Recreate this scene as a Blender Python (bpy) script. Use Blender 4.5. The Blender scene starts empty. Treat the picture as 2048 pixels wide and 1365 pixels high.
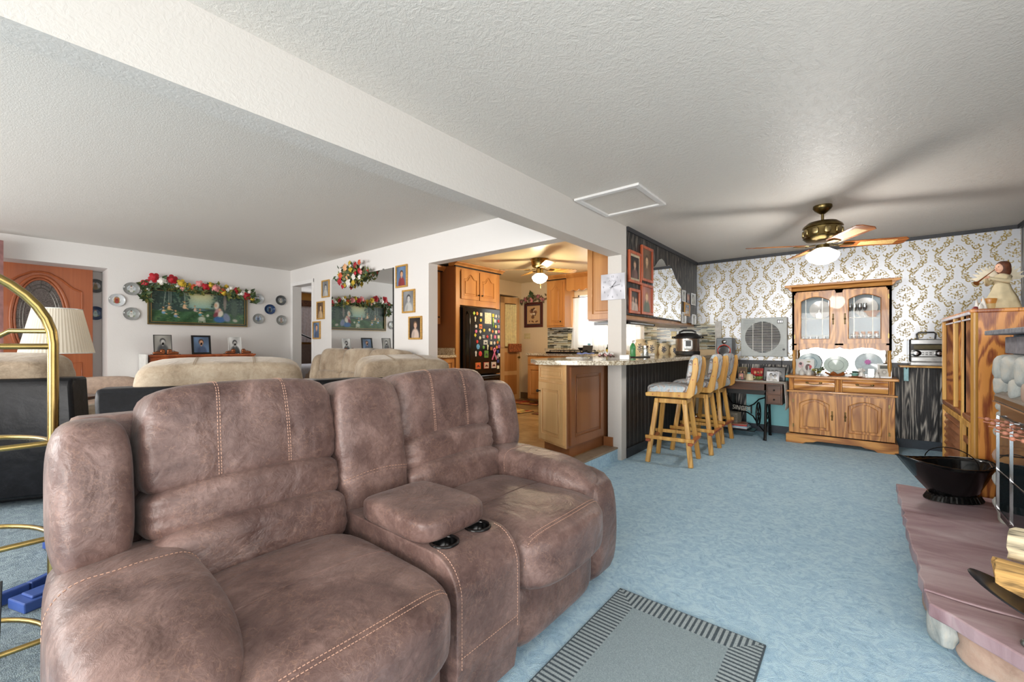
import bpy, math, random
import numpy as np
from mathutils import Matrix, Vector
from math import sin, cos, pi, radians as R
rnd = random.Random(7)
C = bpy.context.scene.collection
# ------------------------------------------------ camera, world, lights, exposure
cd = bpy.data.cameras.new('camera'); cam = bpy.data.objects.new('camera', cd); C.objects.link(cam)
cd.sensor_width = 36; cd.lens = 841/2048*36; cd.shift_y = 8.5/2048; cd.clip_start = .05
cam.location = (0, 0, 1.18); cam.rotation_euler = (R(90), 0, R(39.408))
bpy.context.scene.camera = cam
vs = bpy.context.scene.view_settings
vs.view_transform = 'Standard'; vs.look = 'None'; vs.gamma = 1; vs.use_curve_mapping = False; vs.exposure = 0.36
w = bpy.data.worlds.new('sky'); bpy.context.scene.world = w; w.use_nodes = True
w.node_tree.nodes['Background'].inputs[0].default_value = (1, .98, .95, 1)
w.node_tree.nodes['Background'].inputs[1].default_value = 2.0
def area(name, loc, rot, sx, sy, power, col=(1, 1, 1)):
    l = bpy.data.lights.new(name, 'AREA'); l.shape = 'RECTANGLE'; l.size = sx; l.size_y = sy; l.energy = power; l.color = col
    o = bpy.data.objects.new(name, l); C.objects.link(o); o.location = loc; o.rotation_euler = rot; return o
area('daylight_and_fill', (-.2, -4.45, 1.25), (R(91), 0, 0), 2.6, 2.0, 222, (1, .96, .915))          # patio window behind the camera, shines +y
area('daylight_and_fill', (1.26, -.1, 1.3), (R(90), 0, R(90)), 2.6, 1.7, 16, (1, .96, .93))        # added fill for the loveseat front, at an unseen made-up window, shines -x
area('daylight_and_fill', (-4.6, -2.45, 1.45), (R(90), 0, 0), 3.8, 1.4, 108, (1, .985, .965))          # living room picture window, shines +y
area('daylight_and_fill', (-3.3, 6.85, 1.62), (R(-90), 0, 0), 1.2, .95, 6, (1, .98, .95))            # kitchen window, shines -y
# ------------------------------------------------ mesh helpers
class MB:
    def __init__(s, M=None): s.v = []; s.f = []; s.M = M or Matrix()
    def add(s, vs, fs, M=None):
        n = len(s.v); M = s.M @ M if M else s.M
        s.v += [tuple(M @ Vector(p)) for p in vs]; s.f += [tuple(i+n for i in f) for f in fs]; return s
    def bx(s, x0, x1, y0, y1, z0, z1, M=None):
        return s.add([(x, y, z) for x in (x0, x1) for y in (y0, y1) for z in (z0, z1)],
            [(0, 1, 3, 2), (4, 6, 7, 5), (0, 4, 5, 1), (2, 3, 7, 6), (0, 2, 6, 4), (1, 5, 7, 3)], M)
    def bar(s, a, b, w, d=None, up=(0, 0, 1)):
        a, b = Vector(a), Vector(b); z = (b-a); L = z.length; z.normalize(); u = Vector(up)
        if abs(z.dot(u)) > .98: u = Vector((0, 1, 0))
        x = u.cross(z).normalized(); y = z.cross(x); d = d or w
        M = Matrix((x, y, z)).transposed().to_4x4(); M.translation = a
        return s.bx(-w/2, w/2, -d/2, d/2, 0, L, M)
    def prism(s, poly, ax, a0, a1, M=None):
        n = len(poly)
        def q(p, a): return {'x': (a, p[0], p[1]), 'y': (p[0], a, p[1]), 'z': (p[0], p[1], a)}[ax]
        return s.add([q(p, a0) for p in poly]+[q(p, a1) for p in poly],
            [tuple(range(n))[::-1], tuple(range(n, 2*n))]+[(i, (i+1) % n, n+(i+1) % n, n+i) for i in range(n)], M)
    def lathe(s, prof, n=24, c=(0, 0, 0), M=None, sx=1, sy=1):
        vs = []; fs = []; m = len(prof)
        for k in range(n):
            a = 2*pi*k/n
            vs += [(c[0]+r*cos(a)*sx, c[1]+r*sin(a)*sy, c[2]+z) for r, z in prof]
        for k in range(n):
            for j in range(m-1):
                a, b = k*m+j, ((k+1) % n)*m+j; fs.append((a, b, b+1, a+1))
        if prof[0][0] > 1e-4: fs.append(tuple(k*m for k in range(n))[::-1])
        if prof[-1][0] > 1e-4: fs.append(tuple(k*m+m-1 for k in range(n)))
        return s.add(vs, fs, M)
    def cyl(s, a, b, r, n=12, r2=None): return s.tube([a, b], [r, r if r2 is None else r2], n)
    def tube(s, pts, r, n=8, closed=False):
        pts = [Vector(p) for p in pts]; m = len(pts); rs = r if isinstance(r, (list, tuple)) else [r]*m
        vs = []; fs = []; px = None
        for i, p in enumerate(pts):
            a = pts[(i-1) % m] if (i or closed) else p; b = pts[(i+1) % m] if (i < m-1 or closed) else p
            t = (b-a).normalized()
            if px is None:
                u = Vector((0, 0, 1)) if abs(t.z) < .9 else Vector((1, 0, 0)); px = u.cross(t).normalized()
            px = (px-t*px.dot(t)).normalized(); py = t.cross(px)
            vs += [p+(px*cos(2*pi*k/n)+py*sin(2*pi*k/n))*rs[i] for k in range(n)]
        for i in range(m if closed else m-1):
            j = (i+1) % m
            fs += [(i*n+k, i*n+(k+1) % n, j*n+(k+1) % n, j*n+k) for k in range(n)]
        if not closed: fs += [tuple(range(n))[::-1], tuple((m-1)*n+k for k in range(n))]
        return s.add(vs, fs)
    def sph(s, c, rx, ry=None, rz=None, n=12, m=8):
        ry = ry or rx; rz = rz or rx; vs = [(c[0], c[1], c[2]-rz)]; fs = []
        for j in range(1, m):
            t = -pi/2+pi*j/m
            vs += [(c[0]+rx*cos(t)*cos(2*pi*k/n), c[1]+ry*cos(t)*sin(2*pi*k/n), c[2]+rz*sin(t)) for k in range(n)]
        vs.append((c[0], c[1], c[2]+rz)); L = len(vs)-1
        for k in range(n):
            fs.append((0, 1+(k+1) % n, 1+k)); fs.append((L, L-n+k, L-n+(k+1) % n))
            for j in range(m-2): a = 1+j*n; fs.append((a+k, a+(k+1) % n, a+n+(k+1) % n, a+n+k))
        return s.add(vs, fs)
    def pillow(s, c, size, k=4, n=10, fn=None, M=None):
        """rounded cushion: cube surface grid pushed onto a p-norm ball, then deformed by fn(u,v,w)->(u,v,w)"""
        vs = []; idx = {}; fs = []
        def vid(p):
            key = tuple(round(q, 5) for q in p)
            if key not in idx:
                L = sum(abs(q)**k for q in p)**(1/k); q = [t/L for t in p]
                if fn: q = fn(*q)
                idx[key] = len(vs); vs.append((c[0]+q[0]*size[0]/2, c[1]+q[1]*size[1]/2, c[2]+q[2]*size[2]/2))
            return idx[key]
        g = [math.tan((-1+2*i/n)*pi/4) for i in range(n+1)]
        for ax in range(3):
            for sg in (-1, 1):
                def P(i, j):
                    q = [0, 0, 0]; q[ax] = sg; q[(ax+1) % 3] = g[i]; q[(ax+2) % 3] = g[j]; return q
                for i in range(n):
                    for j in range(n):
                        f = [vid(P(i, j)), vid(P(i+1, j)), vid(P(i+1, j+1)), vid(P(i, j+1))]
                        fs.append(tuple(f if sg > 0 else f[::-1]))
        return s.add(vs, fs, M)
    def build(s, name, mat, parent=None, smooth=35, bevel=0, loc=None, rot=None):
        me = bpy.data.meshes.new(name); me.from_pydata(s.v, [], s.f); me.validate(); me.update()
        o = bpy.data.objects.new(name, me); C.objects.link(o); me.materials.append(mat)
        if parent: o.parent = parent
        if loc: o.location = loc
        if rot: o.rotation_euler = rot
        if smooth:
            me.polygons.foreach_set('use_smooth', [True]*len(me.polygons))
            if smooth < 180: me.set_sharp_from_angle(angle=R(smooth))
        if bevel:
            m = o.modifiers.new('bevel', 'BEVEL'); m.width = bevel; m.segments = 2; m.limit_method = 'ANGLE'; m.angle_limit = R(40)
        return o
def tag(o, label, cat, group=None):
    o['label'] = label; o['category'] = cat
    if group: o['group'] = group
    return o
def T(name, label, cat, loc=(0, 0, 0), rz=0, group=None):
    o = bpy.data.objects.new(name, None); C.objects.link(o); o.empty_display_size = .05
    o.location = loc; o.rotation_euler = (0, 0, R(rz)); return tag(o, label, cat, group)
def S(o): o['kind'] = 'structure'; return o
def dup(o, loc, rz=None, label=None, parent=None):
    c = o.copy(); C.objects.link(c); c.parent = parent
    if loc is not None: c.location = loc
    if rz is not None: c.rotation_euler = (0, 0, R(rz))
    if label: c['label'] = label
    for ch in list(o.children): dup(ch, None, None, None, c)
    return c
# ------------------------------------------------ materials
def lin(c):
    c = tuple(q/255 for q in c); return tuple(q/12.92 if q <= .04045 else ((q+.055)/1.055)**2.4 for q in c)+(1,)
class NT:
    def __init__(s, name, rough=.5, metal=0, spec=.5, coat=0):
        s.m = bpy.data.materials.new(name); s.m.use_nodes = True; s.t = s.m.node_tree; s.b = s.t.nodes['Principled BSDF']
        s.b.inputs['Roughness'].default_value = rough; s.b.inputs['Metallic'].default_value = metal
        s.b.inputs['Specular IOR Level'].default_value = spec; s.b.inputs['Coat Weight'].default_value = coat
        s.tc = s.n('ShaderNodeTexCoord')
    def n(s, ty, **k):
        o = s.t.nodes.new(ty)
        for a, b in k.items():
            if hasattr(o, a): setattr(o, a, b)
            else: o.inputs[a.replace('_', ' ')].default_value = b
        return o
    def l(s, a, b): s.t.links.new(a, b)
    def co(s, sc=(1, 1, 1), kind='Object', rot=(0, 0, 0)):
        m = s.n('ShaderNodeMapping'); m.inputs['Scale'].default_value = sc; m.inputs['Rotation'].default_value = rot
        s.l(s.tc.outputs[kind], m.inputs['Vector']); return m.outputs[0]
    def noise(s, sc, v=None, det=3, rough=.55, dist=0):
        o = s.n('ShaderNodeTexNoise', Scale=sc, Detail=det, Roughness=rough, Distortion=dist)
        s.l(v or s.tc.outputs['Object'], o.inputs['Vector']); return o.outputs['Fac']
    def ramp(s, f, stops):
        o = s.n('ShaderNodeValToRGB'); e = o.color_ramp.elements
        while len(e) < len(stops): e.new(.5)
        for q, (p, c) in zip(e, stops): q.position = p; q.color = lin(c)
        s.l(f, o.inputs[0]); return o.outputs[0]
    def math(s, op, a, b=0, c=0):
        o = s.n('ShaderNodeMath', operation=op)
        for i, q in enumerate((a, b, c)):
            if isinstance(q, (int, float)): o.inputs[i].default_value = q
            else: s.l(q, o.inputs[i])
        return o.outputs[0]
    def mix(s, f, a, b, blend='MIX'):
        o = s.n('ShaderNodeMix', data_type='RGBA', blend_type=blend)
        for i, q in ((0, f), (6, a), (7, b)):
            if isinstance(q, (int, float)): o.inputs[i].default_value = q
            elif isinstance(q, tuple): o.inputs[i].default_value = lin(q)
            else: s.l(q, o.inputs[i])
        return o.outputs[2]
    def col(s, c):
        if isinstance(c, tuple): s.b.inputs['Base Color'].default_value = lin(c)
        else: s.l(c, s.b.inputs['Base Color'])
        return s
    def bump(s, h, st=.3, d=.01):
        o = s.n('ShaderNodeBump', Strength=st, Distance=d); s.l(h, o.inputs['Height']); s.l(o.outputs[0], s.b.inputs['Normal']); return s
def plain(name, c, rough=.5, metal=0, var=.06, sc=20, bump=0, coat=0):
    k = NT(name, rough, metal, coat=coat); f = k.noise(sc)
    a = tuple(max(0, q*(1-var)) for q in c); b = tuple(min(255, q*(1+var)) for q in c)
    k.col(k.ramp(f, [(.3, a), (.7, b)]))
    if bump: k.bump(k.noise(sc*4), bump, .004)
    return k.m
def wood(name, dark, light, axis='z', sc=1.0, rough=.38, contrast=.25, coat=.2, rings=9, stretch=.12):
    k = NT(name, rough, coat=coat); st = {'x': (.12, 1, 1), 'y': (1, .12, 1), 'z': (1, 1, stretch)}[axis]
    v = k.co(tuple(q*sc for q in st))
    n1 = k.noise(2.6, v, 2, .5, .6)
    w1 = k.math('FRACT', k.math('MULTIPLY', n1, rings))
    w1 = k.math('ABSOLUTE', k.math('SUBTRACT', w1, .5))
    fine = k.noise(90, k.co(tuple(q*sc*(1 if q == 1 else .25) for q in st)), 2)
    f = k.math('ADD', k.math('MULTIPLY', w1, 1.1), k.math('MULTIPLY', fine, .55))
    mid = tuple((a+b)/2 for a, b in zip(dark, light))
    k.col(k.ramp(f, [(max(0, .42-contrast), dark), (.5, mid), (min(1, .5+contrast), light)])); k.bump(fine, .15, .002)
    return k.m
# ------------------------------------------------ shared materials
def mk_paint(name, c, sc, st, rough=.6, d=.004):
    k = NT(name, rough); k.col(c); k.bump(k.noise(sc, None, 4, .6, .8), st, d); return k.m
WHITE = mk_paint('white_paint', (226, 223, 220), 60, .25, .7)
BEAMW = mk_paint('beam_paint', (216, 211, 205), 45, .45, .65)
CREAM = mk_paint('cream_paint', (222, 202, 168), 60, .2, .6)
CEIL_L = mk_paint('orange_peel_ceiling', (220, 216, 210), 120, .5, .75)
CEIL_K = mk_paint('kitchen_ceiling_paint', (216, 204, 172), 40, .2, .3)
def mk_ceil():
    k = NT('troweled_ceiling', .42); k.col((224, 218, 210))
    n = k.noise(16, None, 5, .65, 2.2); n2 = k.noise(70, None, 3, .6, 1)
    k.bump(k.math('ADD', k.math('MULTIPLY', n, .8), k.math('MULTIPLY', n2, .5)), .55, .012); return k.m
CEIL_F = mk_ceil()
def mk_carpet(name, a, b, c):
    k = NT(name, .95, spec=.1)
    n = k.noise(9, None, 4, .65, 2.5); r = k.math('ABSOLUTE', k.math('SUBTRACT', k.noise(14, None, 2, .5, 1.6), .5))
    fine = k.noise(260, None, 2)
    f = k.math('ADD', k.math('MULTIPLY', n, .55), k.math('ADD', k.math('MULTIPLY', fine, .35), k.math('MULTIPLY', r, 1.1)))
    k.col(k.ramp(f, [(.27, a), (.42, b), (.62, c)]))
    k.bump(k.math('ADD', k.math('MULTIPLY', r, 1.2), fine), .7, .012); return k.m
CARPET = mk_carpet('blue_carpet', (140, 174, 196), (174, 211, 236), (202, 233, 250))
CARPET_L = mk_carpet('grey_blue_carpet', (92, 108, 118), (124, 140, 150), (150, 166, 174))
def mk_vinyl():
    k = NT('marbled_vinyl', .28); n = k.noise(3.2, None, 6, .6, 1.2)
    k.col(k.ramp(n, [(.3, (112, 86, 50)), (.5, (154, 126, 84)), (.7, (184, 160, 118))])); return k.m
VINYL = mk_vinyl()
def mk_panel(name, axis, pitch, hi=(196, 190, 180), lo=(26, 27, 31), thin=(0.5, .62, .78), line=(170, 168, 165), base=7):
    """ceruse stained plank panelling: pale grain on near-black, plank joints every pitch metres along axis"""
    k = NT(name, .45); st = {'x': (1, 1, .16), 'y': (1, 1, .16)}[axis]
    v = k.co(st); n1 = k.noise(3.4, v, 3, .55, .9)
    w = k.math('ABSOLUTE', k.math('SUBTRACT', k.math('FRACT', k.math('MULTIPLY', n1, base*2)), .5))
    fine = k.noise(150, k.co({'x': (1, 1, .05), 'y': (1, 1, .05)}[axis]), 2)
    patch = k.noise(1.9, k.co((1, 1, .4)), 2)
    f = k.math('ADD', k.math('MULTIPLY', w, .9), k.math('ADD', k.math('MULTIPLY', fine, .5), k.math('MULTIPLY', patch, .35)))
    c = k.ramp(f, [(thin[0], lo), (thin[1], tuple((a+b)//2 for a, b in zip(hi, lo))), (thin[2], hi)])
    sep = k.n('ShaderNodeSeparateXYZ'); k.l(k.tc.outputs['Object'], sep.inputs[0])
    fr = k.math('FRACT', k.math('DIVIDE', sep.outputs['XY'.index(axis.upper())], pitch))
    g = k.math('LESS_THAN', k.math('ABSOLUTE', k.math('SUBTRACT', fr, .5)), .0035/pitch)
    g2 = k.math('LESS_THAN', k.math('ABSOLUTE', k.math('SUBTRACT', fr, .5)), .010/pitch)
    c = k.mix(g2, c, (14, 14, 17)); k.col(k.mix(g, c, line)); k.bump(k.math('SUBTRACT', fine, g2), .5, .004); return k.m
PANEL_FAR = mk_panel('black_cerused_panelling', 'x', .155, line=(20, 20, 24), thin=(.56, .68, .86), base=9)
PANEL_BAR = mk_panel('black_bar_panelling', 'y', .105, hi=(66, 64, 62), thin=(.55, .8, .98), line=(128, 126, 124))
PANEL_UP = mk_panel('black_upper_panelling', 'y', .105, hi=(140, 132, 120), thin=(.62, .8, 1.02), line=(20, 20, 20))
BLACKTRIM = plain('black_trim', (44, 46, 52), .4)
GLASS_N = NT('clear_glass', .02)
def mk_glass(name, tint=(1, 1, 1, 1), f=.12):
    k = NT(name); t = k.t; tr = k.n('ShaderNodeBsdfTransparent'); tr.inputs[0].default_value = tint
    gl = k.n('ShaderNodeBsdfGlossy', Roughness=.02); mx = k.n('ShaderNodeMixShader'); mx.inputs[0].default_value = f
    k.l(tr.outputs[0], mx.inputs[1]); k.l(gl.outputs[0], mx.inputs[2])
    k.l(mx.outputs[0], t.nodes['Material Output'].inputs[0]); return k.m
GLASS = mk_glass('thin_glass', f=.012)
MIRROR = plain('mirror_glass', (238, 240, 240), .01, 1, 0)
BRASS = plain('polished_brass', (158, 136, 84), .24, 1, .05)
ABRASS = plain('antique_brass', (120, 104, 66), .3, 1, .12)
DKMETAL = plain('dark_metal', (30, 29, 29), .35, .6)
BLACK = plain('black_gloss', (12, 12, 13), .12)
BLACKM = plain('black_matt', (22, 22, 24), .5)
CHROME = plain('steel', (190, 190, 192), .18, 1, .02)
CERAM = plain('white_ceramic', (226, 226, 222), .15, 0, .03)
OAK = wood('golden_oak', (138, 80, 32), (210, 150, 80), 'z', 2.4, .35, .24, rings=7)
OAKX = wood('golden_oak_rail', (142, 84, 34), (212, 152, 80), 'x', 2.2, .3, .24, rings=7)
OAKL = wood('pale_oak', (176, 120, 48), (226, 178, 96), 'z', 1.6, .4, .35, rings=7)
MAPLE = wood('honey_maple', (170, 112, 58), (204, 148, 88), 'z', .7, .35, .4, rings=4)
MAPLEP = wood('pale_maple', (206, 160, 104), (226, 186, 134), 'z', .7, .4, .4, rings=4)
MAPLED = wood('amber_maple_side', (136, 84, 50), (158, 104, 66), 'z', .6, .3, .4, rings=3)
CHERRY = wood('cherry_wood', (140, 66, 34), (186, 98, 52), 'z', 1, .3, .3, rings=6)
REDWOOD = wood('red_frame_wood', (150, 62, 34), (206, 106, 66), 'z', 2, .3, .3, rings=6)
GOLDF = plain('gold_frame', (188, 144, 70), .4, 0, .12, 60)
WALNUT = wood('dark_walnut', (60, 36, 24), (112, 72, 48), 'x', 1.5, .3, .3)
FRESH = plain('white_trim_paint', (232, 230, 228), .4, 0, .01)
def rastmat(name, rough=.35, metal=0):
    k = NT(name, rough, metal); a = k.n('ShaderNodeVertexColor'); a.layer_name = 'Col'
    k.l(a.outputs[0], k.b.inputs['Base Color']); return k.m
PRINT = rastmat('printed_picture', .3)
def raster(name, arr, W, H, parent=None, loc=(0, 0, 0), rot=(0, 0, 0), mat=None, curve=None):
    """a flat print: one vertex per sample of arr (rows from the top, sRGB 0-255), local x width, z height, facing -y"""
    h, wd = arr.shape[:2]
    X, Z = np.meshgrid(np.linspace(-W/2, W/2, wd), np.linspace(H/2, -H/2, h))
    Y = np.zeros_like(X) if curve is None else curve(X, Z)
    v = np.stack([X, Y, Z], -1).reshape(-1, 3)
    i = np.arange(h*wd).reshape(h, wd); a, b, c, d = i[:-1, :-1], i[1:, :-1], i[1:, 1:], i[:-1, 1:]
    f = np.stack([a, b, c, d], -1).reshape(-1, 4)
    me = bpy.data.meshes.new(name); me.vertices.add(len(v)); me.vertices.foreach_set('co', v.ravel())
    me.loops.add(f.size); me.loops.foreach_set('vertex_index', f.ravel().astype(np.int32))
    me.polygons.add(len(f)); me.polygons.foreach_set('loop_start', np.arange(0, f.size, 4, dtype=np.int32))
    me.update(calc_edges=True); me.validate()
    c = np.clip(arr.reshape(-1, 3)/255., 0, 1); c = np.where(c <= .04045, c/12.92, ((c+.055)/1.055)**2.4)
    ca = me.color_attributes.new('Col', 'FLOAT_COLOR', 'POINT')
    ca.data.foreach_set('color', np.concatenate([c, np.ones((len(c), 1))], 1).ravel().astype(np.float32))
    me.materials.append(mat or PRINT)
    o = bpy.data.objects.new(name, me); C.objects.link(o); o.location = loc; o.rotation_euler = rot
    if parent: o.parent = parent
    return o
def blank(h, wd, c): return np.ones((h, wd, 3))*np.array(c, float)
def blur(a, n=1):
    for _ in range(n): a = (a*2+np.roll(a, 1, 0)+np.roll(a, -1, 0)+np.roll(a, 1, 1)+np.roll(a, -1, 1))/6
    return a
def ell(a, cx, cy, rx, ry, c, rot=0, soft=.12):
    """soft ellipse, all in fractions of width (x) and height (y from the top)"""
    h, wd = a.shape[:2]; Y, X = np.mgrid[0:h, 0:wd]; X = X/(wd-1)-cx; Y = (Y/(h-1)-cy); asp = h/wd
    x = X*cos(rot)+Y*asp*sin(rot); y = -X*sin(rot)+Y*asp*cos(rot)
    d = np.sqrt((x/rx)**2+(y/(ry*asp))**2); m = np.clip((1-d)/soft, 0, 1)[..., None]
    a[:] = a*(1-m)+np.array(c, float)*m; return a
# ------------------------------------------------ the room
LF = .126                       # raised floor of the living room and the kitchen
def st(name, mb, mat, **k): return S(mb.build(name, mat, smooth=0, **k))
st('floor', MB().bx(-1.95, 1.4, -4.6, 6.7, -.1, 0), CARPET)
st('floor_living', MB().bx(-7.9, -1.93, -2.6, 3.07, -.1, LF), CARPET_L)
fk = st('floor_kitchen', MB().bx(-10.2, -1.95, 3.07, 6.7, -.1, LF-.001), VINYL)
st('step_riser', MB().bx(-1.95, -1.905, 3.07, 4.03, 0, LF-.012).bx(-1.93, -1.905, -2.6, 3.07, 0, LF), CARPET)
st('trim_1', MB().bx(-2.05, -1.9, 3.07, 4.03, LF-.012, LF+.006), plain('threshold_strip', (150, 132, 112), .5), bevel=.004)
st('trim_2', MB().bx(-2.06, -1.955, 4.02, 4.03, LF, LF+.1), MAPLED)
st('ceiling', MB().bx(-1.864, 1.4, -4.6, 6.7, 2.42, 2.5), CEIL_F)
st('ceiling_living', MB().bx(-10.2, -1.864, -2.6, 3.2, 2.42, 2.5), CEIL_L)
st('ceiling_kitchen', MB().bx(-5.3, -1.864, 3.2, 6.7, 2.42, 2.5), CEIL_K)
st('ceiling_bedroom', MB().bx(-10.2, -5.3, 3.2, 6.7, 2.42, 2.5), CEIL_L)
st('ceiling_beam', MB().bx(-2.016, -1.864, -4.5, 4.15, 2.108, 2.43), BEAMW)
st('post', MB().bx(-2.016, -1.864, 4.03, 4.15, -.01, 2.108), BEAMW, bevel=.003)
st('wall_middle', MB().bx(-10.2, -7.19, 3.07, 3.2, LF, 2.43).bx(-7.19, -6.53, 3.07, 3.2, 2.15, 2.43)
   .bx(-6.53, -3.74, 3.07, 3.2, LF, 2.43).bx(-3.74, -2.016, 3.07, 3.2, 2.108, 2.43), WHITE)
st('wall_left', MB().bx(-7.42, -7.3, .86, 3.07, LF, 2.43).bx(-7.85, -7.3, -2.6, .86, 2.15, 2.43), WHITE)
st('wall_entry', MB().bx(-7.9, -7.8, -2.6, .98, LF, 2.16).bx(-7.8, -7.42, .86, .98, LF, 2.16), WHITE)
st('wall_kitchen', MB().bx(-5.32, -5.2, 3.2, 5.95, LF, 2.43).bx(-5.32, -5.2, 5.95, 6.5, 2.14, 2.43).bx(-5.32, -5.2, 6.5, 6.62, LF, 2.43), CREAM)
st('wall_far', MB().bx(-5.32, -3.9, 6.62, 6.72, LF, 2.43).bx(-3.9, -2.72, 6.62, 6.72, LF, 1.16).bx(-3.9, -2.72, 6.62, 6.72, 2.08, 2.43)
   .bx(-2.72, -1.86, 6.62, 6.72, LF, 2.43).bx(-1.86, -1.6, 6.62, 6.72, 0, 1.5), CREAM)
wf = st('wall_back', MB().bx(-1.86, 1.4, 6.65, 6.75, 0, 2.43), WHITE)
st('wall_right', MB().bx(1.29, 1.4, 1.5, 6.65, 0, 2.43).bx(1.29, 1.4, -4.6, 1.5, 0, .4).bx(1.29, 1.4, -4.6, 1.5, 2.2, 2.43).bx(1.29, 1.4, -4.6, -1.5, .4, 2.2), mk_panel('right_wall_panelling', 'y', .155, line=(20, 20, 24), thin=(.62, .74, .92)))
st('wall_near', MB().bx(-1.93, -1.7, -4.6, -4.5, 0, 2.43).bx(1.1, 1.4, -4.6, -4.5, 0, 2.43).bx(-1.7, 1.1, -4.6, -4.5, 2.15, 2.43).bx(-1.7, 1.1, -4.6, -4.5, 0, .2), WHITE)
st('wall_living_near', MB().bx(-10.2, -6.4, -2.6, -2.5, LF, 2.43).bx(-2.8, -1.93, -2.6, -2.5, LF, 2.43).bx(-6.4, -2.8, -2.6, -2.5, 2.15, 2.43).bx(-6.4, -2.8, -2.6, -2.5, LF, .75)
   .bx(-1.99, -1.87, -4.6, -2.6, 0, 2.43), WHITE)
st('wall_bedroom', MB().bx(-10.3, -10.2, -2.6, 6.7, LF, 2.43).bx(-10.2, -5.32, 6.62, 6.7, LF, 2.43), plain('apricot_paint', (226, 168, 84), .6, 0, .02))
st('wall_entry_side', MB().bx(-10.2, -7.9, 3.0, 3.07, LF, 2.43), WHITE)
# window frames behind the camera (seen in the mirrors), and an added one on the right
def winframe(name, x0, x1, z0, z1, y, n, t=.05, rot=None):
    m = MB(rot)
    for x in [x0+(x1-x0)*i/n for i in range(n+1)]: m.bx(x-t/2, x+t/2, y-.03, y+.03, z0, z1)
    for z in (z0, z1): m.bx(x0, x1, y-.03, y+.03, z-t/2, z+t/2)
    return st(name, m, FRESH)
winframe('window_1', -1.7, 1.1, .2, 2.15, -4.55, 2)
winframe('window_2', -6.4, -2.8, .75, 2.15, -2.55, 3)
winframe('added_window', -1.5, 1.5, .4, 2.2, -1.345, 2, rot=Matrix.Rotation(R(90), 4, 'Z'))  # added frame on the right wall, goes with the fill light there
# casings, baseboards, crown strips
m = MB().bx(-7.25, -7.19, 3.055, 3.07, LF, 2.21).bx(-6.53, -6.47, 3.055, 3.07, LF, 2.21).bx(-7.25, -6.47, 3.052, 3.07, 2.15, 2.21)
st('trim_3', m, FRESH, bevel=.004)
st('trim_4', MB().bx(-1.86, -1.845, 4.15, 6.65, 2.375, 2.42).bx(-1.86, 1.29, 6.63, 6.65, 2.375, 2.42).bx(1.27, 1.29, 3.5, 6.65, 2.375, 2.42), BLACKTRIM)
st('baseboard_far', MB().bx(-1.86, 1.29, 6.62, 6.64, 0, .1), plain('slate_base', (58, 68, 80), .5))
st('baseboard_bar', MB().bx(-1.872, -1.858, 4.15, 6.62, 0, .1), BLACKTRIM)
st('baseboard_kitchen', MB().bx(-5.2, -4.6, 6.60, 6.62, LF, LF+.12), plain('brown_base', (112, 88, 58), .5))
# bar wall, black upper wall over the bar
st('wall_bar', MB().bx(-1.97, -1.872, 4.15, 6.62, 0, .995), PANEL_BAR)
st('wall_upper', MB().bx(-1.885, -1.86, 4.15, 6.65, 1.5, 2.42), PANEL_UP)
st('wainscot', MB().bx(-1.44, 1.29, 6.63, 6.655, .1, .93), PANEL_FAR)
st('trim_5', MB().bx(-1.44, 1.29, 6.62, 6.65, .92, .975), BLACKTRIM)
st('trim_6', MB().bx(-1.6, -1.52, 6.6, 6.65, .97, 1.53), plain('pale_strip', (204, 202, 196), .5))
st('wainscot_patch', MB().bx(-1.2, -.6, 6.622, 6.632, .1, .8), plain('turquoise_board', (150, 222, 230), .5, 0, .03, 3))
# wallpaper: metallic foil with gold flock damask
def damask(W, H, res):
    wd, h = int(W/res), int(H/res); Y, X = np.mgrid[0:h, 0:wd]; X = X*res; Z = Y*res
    P, Q = .415, .40; g = np.zeros((h, wd)); r_ = random.Random(3); el = []
    for k in range(78):                         # floral medallion, teardrop outline
        a = r_.uniform(0, 2*pi); q = math.sqrt(r_.random()); x = q*.083*cos(a); z = q*.098*sin(a)-.005
        x *= (1-.5*max(0, -z/.09)); el.append((x, z, r_.uniform(.003, .0066), k % 2 != 0))
    for k in range(34):                         # stem dots that run up and down the ogee
        t = k/30; zz = (t-.5)*Q; xx = P/4+.05*cos(2*pi*zz/Q)
        for sg in (-1, 1):
            for dx in (-.014, .016): el.append((sg*(xx+dx+r_.uniform(-.012, .012)), zz+r_.uniform(-.008, .008), r_.uniform(.003, .0068), k % 2 == 0))
    for sg in (-1, 1):                          # scrolls
        for (cx, cz, rr, a0, a1) in ((.065, .135, .03, .2, 4.6), (.085, -.12, .027, 1.5, 5.6), (.03, .125, .022, -.5, 3.4), (.045, -.15, .02, 0, 4)):
            for i in range(22):
                a = a0+(a1-a0)*i/21; r2 = rr*(1-.45*i/21); el.append((sg*(cx+r2*cos(a)), cz+r2*sin(a), .0042*(1.3-i/30), False))
    for ox in (0, .5):
        for (x, z, r, ring) in el:
            dx = (X-x-ox*P+P/2) % P-P/2; dz = (Z-z-ox*Q+Q/2) % Q-Q/2
            d = np.sqrt(dx*dx+dz*dz); m = np.clip((r-d)/.0025+.5, 0, 1)
            if ring: m = m-np.clip((r*.5-d)/.002+.5, 0, 1)*.8
            g = np.maximum(g, m)
    return g
g = damask(2.85+.26+.04, 1.405, .0047)
base = blank(*g.shape, (184, 187, 192)); gold = np.array((150, 124, 40.))
arr = base*(1-g[..., None])+gold*g[..., None]
k = NT('foil_wallpaper', .38, .85); a = k.n('ShaderNodeVertexColor'); a.layer_name = 'Col'; k.l(a.outputs[0], k.b.inputs['Base Color'])
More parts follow.
